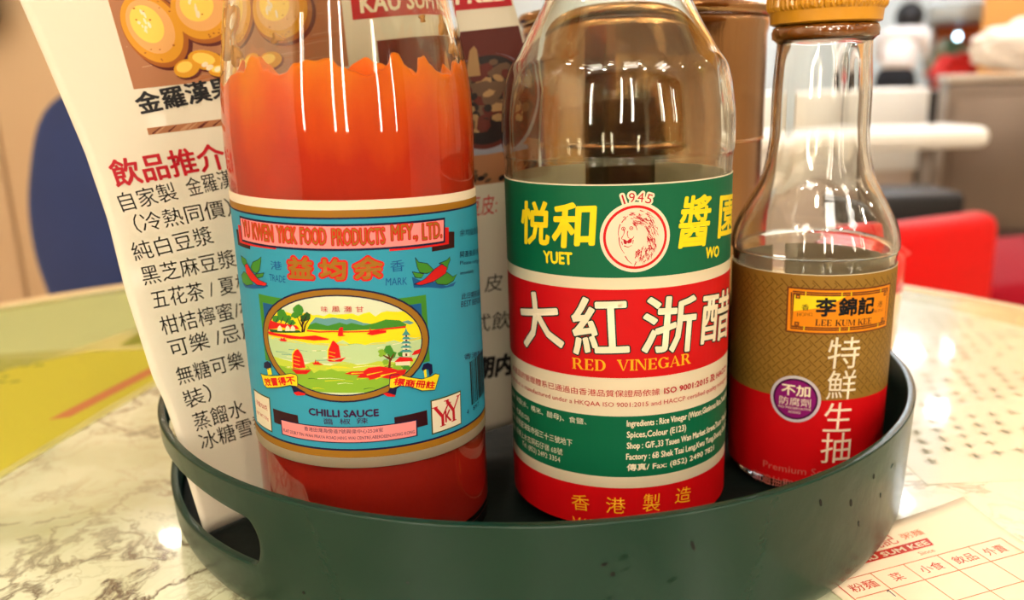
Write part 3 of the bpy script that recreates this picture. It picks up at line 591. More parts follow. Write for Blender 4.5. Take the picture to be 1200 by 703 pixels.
 ('scenic_picture','L',[(-2.484,7.57),(-2.223,7.59),(-1.961,7.553)],0.018,0.005,'grass',10),
 ('scenic_picture','L',[(0.409,7.773),(0.81,7.793),(1.21,7.747)],0.018,0.005,'teal',10),
 ('scenic_picture','L',[(0.384,7.378),(0.57,7.398),(0.756,7.366)],0.018,0.005,'yellow',10),
 ('scenic_picture','L',[(-2.229,8.109),(-1.973,8.129),(-1.716,8.092)],0.018,0.005,'palegreen',10),
 ('scenic_picture','L',[(-0.216,7.068),(0.093,7.088),(0.402,7.048)],0.018,0.005,'grass',10),
 ('scenic_picture','L',[(-0.876,7.176),(-0.667,7.196),(-0.459,7.162)],0.018,0.005,'cream',10),
 ('scenic_picture','L',[(-0.85,7.633),(-0.69,7.653),(-0.531,7.622)],0.018,0.005,'yellow',10),
 ('scenic_picture','L',[(-1.814,8.149),(-1.544,8.169),(-1.274,8.131)],0.018,0.005,'palegreen',10),
 ('scenic_picture','L',[(-1.829,7.1),(-1.64,7.12),(-1.452,7.088)],0.018,0.005,'grass',10),
 ('scenic_picture','L',[(0.225,7.402),(0.578,7.422),(0.93,7.379)],0.018,0.005,'cream',10),
 ('scenic_picture','L',[(-1.155,7.628),(-0.814,7.648),(-0.472,7.606)],0.018,0.005,'yellow',10),
 ('scenic_picture','L',[(-1.61,8.135),(-1.228,8.155),(-0.845,8.11)],0.018,0.005,'palegreen',10),
 ('scenic_picture','L',[(-0.723,7.508),(-0.358,7.528),(0.007,7.484)],0.018,0.005,'grass',10),
 ('scenic_picture','L',[(-0.417,7.631),(-0.066,7.651),(0.286,7.608)],0.018,0.005,'cream',10),
 ('scenic_picture','L',[(-1.598,7.026),(-1.424,7.046),(-1.251,7.014)],0.018,0.005,'yellow',10),
 ('scenic_picture','L',[(-1.699,7.299),(-1.558,7.319),(-1.417,7.29)],0.018,0.005,'darkgreen',10),
 ('scenic_picture','L',[(-0.708,7.271),(-0.295,7.291),(0.118,7.244)],0.018,0.005,'grass',10),
 ('scenic_picture','P',[(-0.808,9.534),(-0.264,9.559),(-0.279,9.372),(-0.598,9.318),(-0.866,9.395)],'cream',8),
 ('scenic_picture','P',[(-1.511,8.863),(-1.32,9.057),(-1.084,9.021),(-0.849,9.052),(-0.578,9.002),(-0.315,8.904),(-0.51,8.724),(-1.524,8.729)],'mount',9),
 ('scenic_picture','P',[(-0.638,8.957),(-0.408,9.003),(-0.232,8.946),(-0.058,8.862),(0.164,8.809),(-0.112,8.747),(-0.657,8.73)],'mount',9),
 ('scenic_picture','P',[(0.955,8.769),(1.153,8.786),(1.323,8.685),(1.194,8.658)],'mount',9),
 ('scenic_picture','P',[(-1.601,8.716),(-1.512,8.848),(-1.334,8.91),(-1.008,8.822),(-0.677,8.906),(-0.31,8.785),(-0.332,8.677)],'green',10),
 ('scenic_picture','P',[(-0.651,8.796),(-0.372,8.883),(-0.063,8.791),(0.257,8.833),(0.537,8.897),(0.91,8.823),(1.095,8.675),(1.066,8.607),(-0.117,8.672),(-0.661,8.673)],'green',10),
 ('scenic_picture','L',[(-1.605,8.678),(-1.261,8.65),(-0.882,8.664),(-0.322,8.629)],0.045,0.03,'red',11),
 ('scenic_picture','L',[(-0.664,8.645),(0.014,8.618),(0.519,8.637),(1.067,8.616)],0.03,0.05,'red',11),
 ('scenic_picture','P',[(-2.18,9.072),(-2.2,8.996),(-2.31,8.926),(-2.408,8.881),(-2.492,8.943),(-2.561,8.962),(-2.51,9.042),(-2.52,9.105),(-2.465,9.167),(-2.364,9.228),(-2.267,9.22),(-2.222,9.146)],'green',11),
 ('scenic_picture','P',[(-2.44,8.953),(-2.465,8.913),(-2.518,8.856),(-2.604,8.83),(-2.679,8.839),(-2.725,8.869),(-2.717,8.922),(-2.697,8.977),(-2.651,9.008),(-2.576,9.029),(-2.507,9.024),(-2.432,9.009)],'green',11),
 ('scenic_picture','P',[(-2.043,8.987),(-2.079,8.952),(-2.108,8.871),(-2.205,8.852),(-2.277,8.883),(-2.347,8.91),(-2.329,8.963),(-2.322,9.017),(-2.26,9.053),(-2.179,9.068),(-2.096,9.079),(-2.053,9.044)],'green',11),
 ('scenic_picture','P',[(-1.911,8.876),(-1.963,8.834),(-2.019,8.797),(-2.071,8.782),(-2.123,8.745),(-2.169,8.817),(-2.17,8.857),(-2.136,8.9),(-2.115,8.934),(-2.052,8.95),(-1.995,8.964),(-1.952,8.913)],'green',11),
 ('scenic_picture','P',[(-1.64,9.232),(-1.691,9.15),(-1.696,9.114),(-1.806,9.074),(-1.886,9.113),(-1.899,9.13),(-1.971,9.215),(-1.963,9.292),(-1.853,9.377),(-1.771,9.409),(-1.694,9.359),(-1.669,9.332)],'green',11),
 ('scenic_picture','P',[(-1.46,9.087),(-1.473,9.029),(-1.511,8.988),(-1.577,8.956),(-1.645,8.992),(-1.668,9.032),(-1.688,9.079),(-1.654,9.125),(-1.627,9.148),(-1.552,9.203),(-1.503,9.164),(-1.461,9.148)],'darkgreen',11),
 ('scenic_picture','P',[(-1.798,9.097),(-1.797,9.054),(-1.868,9.019),(-1.926,8.997),(-1.991,9.029),(-2.056,9.035),(-2.052,9.082),(-2.007,9.135),(-1.976,9.166),(-1.904,9.196),(-1.86,9.155),(-1.803,9.139)],'green',11),
 ('scenic_picture','P',[(-1.561,9.013),(-1.568,8.96),(-1.607,8.946),(-1.681,8.935),(-1.739,8.91),(-1.777,8.952),(-1.748,9.005),(-1.749,9.066),(-1.729,9.1),(-1.662,9.112),(-1.602,9.088),(-1.58,9.058)],'darkgreen',11),
 ('scenic_picture','L',[(-1.749,8.623),(-1.711,8.888),(-1.765,9.123)],0.05,0.015,'maroon',12),
 ('scenic_picture','L',[(-1.716,8.84),(-1.562,9.108)],0.05,0.015,'maroon',12),
 ('scenic_picture','L',[(-1.734,8.767),(-1.865,9.07)],0.05,0.015,'maroon',12),
 ('scenic_picture','L',[(-1.701,8.635),(-1.629,8.844),(-1.469,9.039)],0.05,0.015,'maroon',12),
 ('scenic_picture','L',[(-2.606,8.814),(-2.486,8.996)],0.03,0.01,'navy',12),
 ('scenic_picture','L',[(-2.427,8.833),(-2.3,9.023)],0.03,0.01,'navy',12),
 ('scenic_picture','L',[(-2.267,8.815),(-2.13,9.004)],0.03,0.01,'navy',12),
 ('scenic_picture','L',[(-2.097,8.801),(-1.998,8.942)],0.03,0.01,'navy',12),
 ('scenic_picture','P',[(-2.909,8.702),(-2.812,8.871),(-2.604,8.829),(-1.904,8.805),(-1.819,8.705),(-2.081,8.696),(-2.43,8.712),(-2.628,8.651),(-2.912,8.595)],'red',12),
 ('scenic_picture','P',[(-2.572,8.59),(-2.538,8.701),(-2.46,8.767),(-2.394,8.706),(-2.395,8.61)],'cream',13),
 ('scenic_picture','P',[(-2.291,8.62),(-2.26,8.729),(-2.189,8.793),(-2.128,8.731),(-2.128,8.635)],'cream',13),
 ('scenic_picture','P',[(-2.116,8.636),(-2.087,8.744),(-2.019,8.807),(-1.96,8.744),(-1.96,8.648)],'cream',13),
 ('scenic_picture','P',[(-2.912,8.595),(-1.838,8.675),(-1.766,8.612),(-2.852,8.515)],'darkgreen',11),
 ('scenic_picture','P',[(-2.972,8.537),(-2.647,8.517),(-2.334,8.519),(-1.831,8.498),(-1.368,8.552),(-0.993,8.46),(-1.019,8.432),(-1.431,8.407),(-1.785,8.429),(-2.114,8.414),(-2.466,8.437),(-2.936,8.439)],'red',12),
 ('scenic_picture','P',[(-2.572,8.356),(-2.483,8.308),(-2.33,8.311),(-2.248,8.353),(-2.322,8.375),(-2.345,8.431),(-2.412,8.375),(-2.469,8.417),(-2.489,8.356)],'red',12),
 ('scenic_picture','P',[(-2.142,7.979),(-2.061,8.094),(-1.966,8.15),(-1.853,7.994),(-1.816,7.835),(-1.785,7.628),(-2.19,7.566)],'yellow',11),
 ('scenic_picture','P',[(-2.109,7.967),(-2.028,8.082),(-1.934,8.138),(-1.822,7.981),(-1.786,7.823),(-1.754,7.615),(-2.157,7.555)],'red',12),
 ('scenic_picture','P',[(-2.217,7.534),(-1.934,7.542),(-1.578,7.567),(-1.731,7.435),(-2.06,7.407)],'red',13),
 ('scenic_picture','L',[(-2.091,7.93),(-1.895,7.898)],0.014,0.014,'yellow',13),
 ('scenic_picture','L',[(-2.103,7.821),(-1.907,7.79)],0.014,0.014,'yellow',13),
 ('scenic_picture','L',[(-2.116,7.712),(-1.919,7.681)],0.014,0.014,'yellow',13),
 ('scenic_picture','L',[(-2.128,7.603),(-1.931,7.572)],0.014,0.014,'yellow',13),
 ('scenic_picture','P',[(-1.071,8.153),(-0.956,8.393),(-0.906,8.426),(-0.779,8.28),(-0.748,7.933),(-1.094,7.898)],'yellow',11),
 ('scenic_picture','P',[(-1.044,8.139),(-0.929,8.378),(-0.88,8.411),(-0.753,8.265),(-0.721,7.918),(-1.066,7.883)],'red',12),
 ('scenic_picture','P',[(-1.125,7.873),(-0.856,7.863),(-0.586,7.932),(-0.721,7.811),(-1.039,7.815)],'red',13),
 ('scenic_picture','L',[(-1.028,8.1),(-0.864,8.051)],0.014,0.014,'yellow',13),
 ('scenic_picture','L',[(-1.038,7.994),(-0.873,7.945)],0.014,0.014,'yellow',13),
 ('scenic_picture','L',[(-1.047,7.888),(-0.881,7.839)],0.014,0.014,'yellow',13),
 ('scenic_picture','L',[(-1.056,7.781),(-0.89,7.732)],0.014,0.014,'yellow',13),
 ('scenic_picture','P',[(-1.542,7.774),(-1.467,7.767),(-1.432,7.876),(-1.402,7.77),(-1.362,7.83),(-1.333,7.772),(-1.211,7.717),(-1.497,7.718)],'red',12),
 ('scenic_picture','P',[(-0.762,8.543),(-0.714,8.732),(-0.665,8.778),(-0.597,8.775),(-0.614,8.562),(-0.543,8.535),(-0.709,8.522)],'red',12),
 ('scenic_picture','P',[(0.0,8.548),(0.081,8.598),(0.104,8.729),(0.124,8.623),(0.526,8.598),(0.521,8.531),(0.142,8.497)],'red',12),
 ('scenic_picture','P',[(0.671,8.028),(0.686,7.961),(0.612,7.939),(0.541,7.942),(0.487,7.931),(0.433,7.997),(0.434,8.06),(0.464,8.108),(0.484,8.159),(0.556,8.161),(0.605,8.165),(0.641,8.094)],'green',11),
 ('scenic_picture','P',[(0.497,7.94),(0.439,7.88),(0.428,7.87),(0.373,7.87),(0.319,7.859),(0.27,7.91),(0.302,7.964),(0.261,8.03),(0.31,8.072),(0.388,8.081),(0.447,8.041),(0.464,7.997)],'grass',11),
 ('scenic_picture','P',[(0.74,7.881),(0.728,7.836),(0.723,7.817),(0.647,7.767),(0.598,7.822),(0.546,7.846),(0.5,7.915),(0.534,7.959),(0.613,7.965),(0.662,7.992),(0.719,7.956),(0.772,7.928)],'green',11),
 ('scenic_picture','P',[(0.933,7.506),(0.895,7.472),(0.847,7.447),(0.765,7.388),(0.684,7.416),(0.641,7.493),(0.64,7.554),(0.669,7.613),(0.72,7.646),(0.784,7.67),(0.85,7.629),(0.89,7.581)],'grass',11),
 ('scenic_picture','P',[(1.002,7.839),(0.95,7.809),(0.93,7.785),(0.889,7.795),(0.839,7.81),(0.818,7.824),(0.797,7.872),(0.798,7.914),(0.862,7.931),(0.899,7.941),(0.931,7.925),(0.948,7.895)],'green',11),
 ('scenic_picture','P',[(0.543,7.69),(0.518,7.669),(0.491,7.618),(0.449,7.631),(0.39,7.62),(0.383,7.673),(0.357,7.715),(0.383,7.759),(0.408,7.771),(0.459,7.773),(0.501,7.765),(0.525,7.737)],'grass',11),
 ('scenic_picture','P',[(1.097,7.477),(1.141,7.398),(1.087,7.389),(1.009,7.387),(0.933,7.396),(0.906,7.449),(0.865,7.518),(0.935,7.561),(0.965,7.572),(1.024,7.604),(1.073,7.584),(1.112,7.537)],'green',11),
 ('scenic_picture','L',[(0.536,7.52),(0.576,7.759),(0.539,7.91)],0.07,0.025,'brown',12),
 ('scenic_picture','L',[(0.574,7.735),(0.695,7.912)],0.07,0.025,'brown',12),
 ('scenic_picture','L',[(0.563,7.785),(0.399,7.904)],0.07,0.025,'brown',12),
 ('scenic_picture','P',[(1.004,8.414),(1.121,8.394),(1.114,8.289),(0.997,8.308)],'cream',12),
 ('scenic_picture','P',[(1.037,8.389),(1.095,8.379),(1.09,8.302),(1.032,8.312)],'brown',13),
 ('scenic_picture','P',[(0.985,8.286),(1.123,8.263),(1.116,8.157),(0.978,8.18)],'cream',12),
 ('scenic_picture','P',[(1.028,8.259),(1.087,8.249),(1.082,8.172),(1.023,8.182)],'brown',13),
 ('scenic_picture','P',[(0.966,8.158),(1.125,8.131),(1.118,8.024),(0.959,8.051)],'cream',12),
 ('scenic_picture','P',[(1.019,8.129),(1.078,8.119),(1.073,8.042),(1.014,8.052)],'brown',13),
 ('scenic_picture','P',[(0.947,8.029),(1.126,7.998),(1.119,7.892),(0.94,7.923)],'cream',12),
 ('scenic_picture','P',[(1.011,7.999),(1.069,7.989),(1.064,7.911),(1.005,7.922)],'brown',13),
 ('scenic_picture','P',[(0.928,7.9),(1.128,7.866),(1.121,7.759),(0.921,7.794)],'cream',12),
 ('scenic_picture','P',[(1.002,7.868),(1.061,7.858),(1.055,7.78),(0.997,7.791)],'brown',13),
 ('scenic_picture','P',[(0.954,8.402),(1.012,8.461),(1.12,8.443),(1.17,8.367)],'teal',14),
 ('scenic_picture','P',[(0.927,8.285),(0.994,8.343),(1.121,8.321),(1.181,8.243)],'teal',14),
 ('scenic_picture','P',[(0.9,8.168),(0.976,8.224),(1.123,8.199),(1.193,8.119)],'teal',14),
 ('scenic_picture','P',[(0.872,8.051),(0.959,8.105),(1.125,8.077),(1.205,7.994)],'teal',14),
 ('scenic_picture','P',[(0.845,7.933),(0.941,7.986),(1.127,7.954),(1.217,7.869)],'teal',14),
 ('scenic_picture','P',[(0.939,8.395),(1.035,8.506),(1.071,8.606),(1.093,8.496),(1.184,8.364)],'teal',14),
 ('scenic_picture','P',[(0.679,7.671),(0.84,7.792),(1.182,7.718),(1.224,7.591),(1.125,7.62)],'red',13),
 ('scenic_picture','P',[(0.712,7.665),(1.125,7.62),(1.127,7.496),(0.719,7.566)],'cream',12),
 ('scenic_picture','P',[(1.186,7.781),(1.27,7.889),(1.465,7.919),(1.419,7.785),(1.288,7.777)],'red',13),
 ('scenic_picture','P',[(-0.667,7.465),(-0.478,7.52),(-0.158,7.509),(-0.015,7.594),(0.285,7.601),(0.583,7.523),(0.767,7.426),(1.011,7.404),(0.953,7.28),(0.753,7.216),(0.561,7.196),(0.286,7.283),(-0.017,7.242),(-0.036,7.303),(-0.354,7.342),(-0.257,7.409),(-0.486,7.423)],'red',12),
 ('scenic_picture','L',[(-0.075,7.395),(0.344,7.447)],0.03,0.01,'yellow',13),
 ('scenic_picture','L',[(0.289,7.332),(0.716,7.37)],0.03,0.01,'yellow',13),
 ('scenic_picture','L',[(-0.483,7.462),(-0.162,7.461)],0.03,0.01,'yellow',13),
 ('scenic_picture','L',[(0.144,7.25),(0.429,7.338)],0.03,0.01,'yellow',13),
 ('picture_lettering','T','味',-1.143,9.21,0.178,0.16,-1.7,'crimson',15,{}),
 ('picture_lettering','T','風',-0.858,9.208,0.214,0.16,-2.8,'crimson',15,{}),
 ('picture_lettering','T','灘',-0.54,9.198,0.211,0.16,-4.1,'crimson',15,{}),
 ('picture_lettering','T','甘',-0.237,9.177,0.211,0.159,-2.8,'crimson',15,{}),
 ('ribbon','P',[(-3.33,7.539),(-3.147,7.624),(-2.999,7.576),(-3.003,7.46),(-3.15,7.372),(-3.358,7.392)],'navy',9),
 ('ribbon','P',[(1.457,7.305),(1.531,7.449),(1.669,7.459),(1.805,7.377),(1.805,7.125),(1.698,7.05),(1.672,7.257),(1.575,7.289),(1.517,7.242)],'navy',9),
 ('ribbon','P',[(-3.205,7.387),(-3.036,7.444),(-2.991,7.251),(-3.189,7.193)],'yellow',9),
 ('ribbon','P',[(1.519,7.267),(1.602,7.283),(1.612,7.019),(1.545,7.01)],'yellow',9),
 ('ribbon','P',[(-2.28,7.01),(-2.148,7.036),(-1.84,6.898),(-1.847,6.833),(-2.214,6.818)],'navy',9),
 ('ribbon','P',[(-2.229,6.841),(-2.061,6.896),(-1.833,6.859),(-1.86,6.806),(-2.132,6.768)],'red',10),
 ('ribbon#2','P',[(0.505,6.932),(0.708,6.901),(0.661,6.709),(0.439,6.793)],'navy',9),
 ('ribbon#2','P',[(0.313,6.81),(0.44,6.817),(0.652,6.71),(0.63,6.664),(0.433,6.704)],'red',10),
 ('ribbon','P',[(-3.572,7.172),(-3.356,7.169),(-3.059,7.208),(-2.618,7.303),(-2.263,7.4),(-2.09,7.39),(-2.034,7.336),(-2.061,7.046),(-2.324,7.044),(-2.774,6.911),(-3.294,6.794),(-3.445,6.852),(-3.516,7.067)],'yellow',11),
 ('ribbon','L',[(-3.572,7.172),(-3.356,7.169),(-3.059,7.208),(-2.618,7.303),(-2.263,7.4),(-2.09,7.39),(-2.034,7.336),(-2.061,7.046),(-2.324,7.044),(-2.774,6.911),(-3.294,6.794),(-3.445,6.852),(-3.516,7.067),(-3.572,7.172)],0.022,0.022,'navy',12),
 ('ribbon#2','P',[(0.545,7.312),(0.759,7.299),(1.094,7.155),(1.449,7.031),(1.725,7.043),(1.89,7.084),(2.03,7.018),(1.945,6.836),(1.841,6.607),(1.427,6.688),(1.076,6.884),(0.785,6.962),(0.59,6.92),(0.497,6.958)],'yellow',11),
 ('ribbon#2','L',[(0.545,7.312),(0.759,7.299),(1.094,7.155),(1.449,7.031),(1.725,7.043),(1.89,7.084),(2.03,7.018),(1.945,6.836),(1.841,6.607),(1.427,6.688),(1.076,6.884),(0.785,6.962),(0.59,6.92),(0.497,6.958),(0.545,7.312)],0.022,0.022,'navy',12),
 ('ribbon','T','效冒得不',-3.354,6.847,1.28,0.225,12.3,'red',13,{'bold': 0.01}),
 ('ribbon#2','T','標商冊註',0.611,7.025,1.259,0.208,-17.1,'red',13,{'bold': 0.01}),
 ('product_lettering','T','CHILLI SAUCE',-1.8,6.23,1.96,0.2,-1.9,'plum',4,{'bold': 0.012}),
 ('product_lettering','T','醬',-1.38,5.98,0.28,0.18,-1.9,'plum',4,{}),
 ('product_lettering','T','椒',-0.92,5.98,0.3,0.18,-1.9,'plum',4,{}),
 ('product_lettering','T','辣',-0.46,5.98,0.32,0.18,-1.9,'plum',4,{}),
 ('address_strip','P',[(-3.16,6.2),(-2.18,6.17),(-2.18,5.74),(-3.16,5.77)],'maroon',3),
 ('address_strip','P',[(0.58,6.06),(1.56,6.07),(1.56,5.62),(0.58,5.62)],'maroon',3),
 ('address_strip','P',[(-2.86,5.95),(1.24,5.87),(1.22,5.37),(-2.86,5.47)],'navy',4),
 ('address_strip','P',[(-2.82,5.92),(1.2,5.84),(1.18,5.4),(-2.82,5.5)],'pink',5),
 ('address_strip','T','香港田灣海傍道7號興偉中心2528室',-2.0,5.74,2.25,0.13,-1.5,'navy',6,{}),
 ('address_strip','T','FLAT 2528,7 TIN WAN PRAYA ROAD,HING WAI CENTRE,ABERDEEN,HONG KONG',-2.77,5.57,3.91,0.11,-1.6,'navy',6,{}),
 ('side_panel','P',[(1.69,6.32),(2.87,6.29),(2.83,5.25),(1.67,5.28)],'olive',3),
 ('side_panel','P',[(1.73,6.28),(2.83,6.25),(2.79,5.29),(1.71,5.32)],'cream',4),
 ('side_panel','L',[(2.07,5.45),(2.07,5.76)],0.1,0.1,'crimson',5),
 ('side_panel','L',[(2.07,5.729),(1.82,6.07)],0.1,0.1,'crimson',5),
 ('side_panel','L',[(2.07,5.729),(2.32,6.07)],0.05,0.05,'crimson',5),
 ('side_panel','L',[(1.97,5.45),(2.17,5.45)],0.03,0.03,'crimson',5),
 ('side_panel','L',[(1.72,6.07),(1.92,6.07)],0.03,0.03,'crimson',5),
 ('side_panel','L',[(2.22,6.07),(2.42,6.07)],0.03,0.03,'crimson',5),
 ('side_panel','L',[(2.5,5.47),(2.5,5.82)],0.1,0.1,'crimson',5),
 ('side_panel','L',[(2.5,5.785),(2.25,6.17)],0.1,0.1,'crimson',5),
 ('side_panel','L',[(2.5,5.785),(2.75,6.17)],0.05,0.05,'crimson',5),
 ('side_panel','L',[(2.4,5.47),(2.6,5.47)],0.03,0.03,'crimson',5),
 ('side_panel','L',[(2.15,6.17),(2.35,6.17)],0.03,0.03,'crimson',5),
 ('side_panel','L',[(2.65,6.17),(2.85,6.17)],0.03,0.03,'crimson',5),
 ('side_panel','T','K',2.17,5.52,0.22,0.34,0,'crimson',6,{'bold': 0.012}),
 ('side_panel#2','P',[(-4.36,6.5),(-3.26,6.5),(-3.31,5.42),(-4.41,5.43)],'olive',3),
 ('side_panel#2','P',[(-4.32,6.46),(-3.3,6.46),(-3.35,5.46),(-4.37,5.47)],'cream',4),
 ('side_panel#2','T','淨重750克',-4.2,6.05,0.75,0.16,0,'crimson',5,{}),
 ('side_panel#2','T','NET WT.750g',-4.25,5.72,0.8,0.13,0,'crimson',5,{}),
 ('barcode','P',[(3.42,7.0),(3.5,6.98),(3.5,5.62),(3.42,5.62)],'black',3),
 ('barcode','P',[(3.53,7.0),(3.56,6.98),(3.56,5.62),(3.53,5.62)],'black',3),
 ('barcode','P',[(3.59,7.0),(3.62,6.98),(3.62,5.62),(3.59,5.62)],'black',3),
 ('barcode','P',[(3.69,7.0),(3.72,6.98),(3.72,5.62),(3.69,5.62)],'black',3),
 ('barcode','P',[(3.75,7.0),(3.78,6.98),(3.78,5.62),(3.75,5.62)],'black',3),
 ('barcode','P',[(3.82,7.0),(3.9,6.98),(3.9,5.62),(3.82,5.62)],'black',3),
 ('barcode','P',[(3.97,7.0),(4.05,6.98),(4.05,5.62),(3.97,5.62)],'black',3),
 ('barcode','P',[(4.08,7.0),(4.16,6.98),(4.16,5.62),(4.08,5.62)],'black',3),
 ('barcode','P',[(4.19,7.0),(4.24,6.98),(4.24,5.62),(4.19,5.62)],'black',3),
 ('barcode','P',[(4.27,7.0),(4.3,6.98),(4.3,5.62),(4.27,5.62)],'black',3),
 ('barcode','P',[(4.34,7.0),(4.37,6.98),(4.37,5.62),(4.34,5.62)],'black',3),
 ('barcode','P',[(4.41,7.0),(4.44,6.98),(4.44,5.62),(4.41,5.62)],'black',3),
 ('barcode','P',[(4.47,7.0),(4.52,6.98),(4.52,5.62),(4.47,5.62)],'black',3),
 ('barcode','P',[(4.56,7.0),(4.61,6.98),(4.61,5.62),(4.56,5.62)],'black',3),
 ('barcode','P',[(4.68,7.0),(4.76,6.98),(4.76,5.62),(4.68,5.62)],'black',3),
 ('barcode','T','4',3.12,5.42,0.12,0.16,0,'navy',3,{}),
 ('barcode','T','897',3.5,5.42,0.45,0.14,0,'navy',3,{}),
]
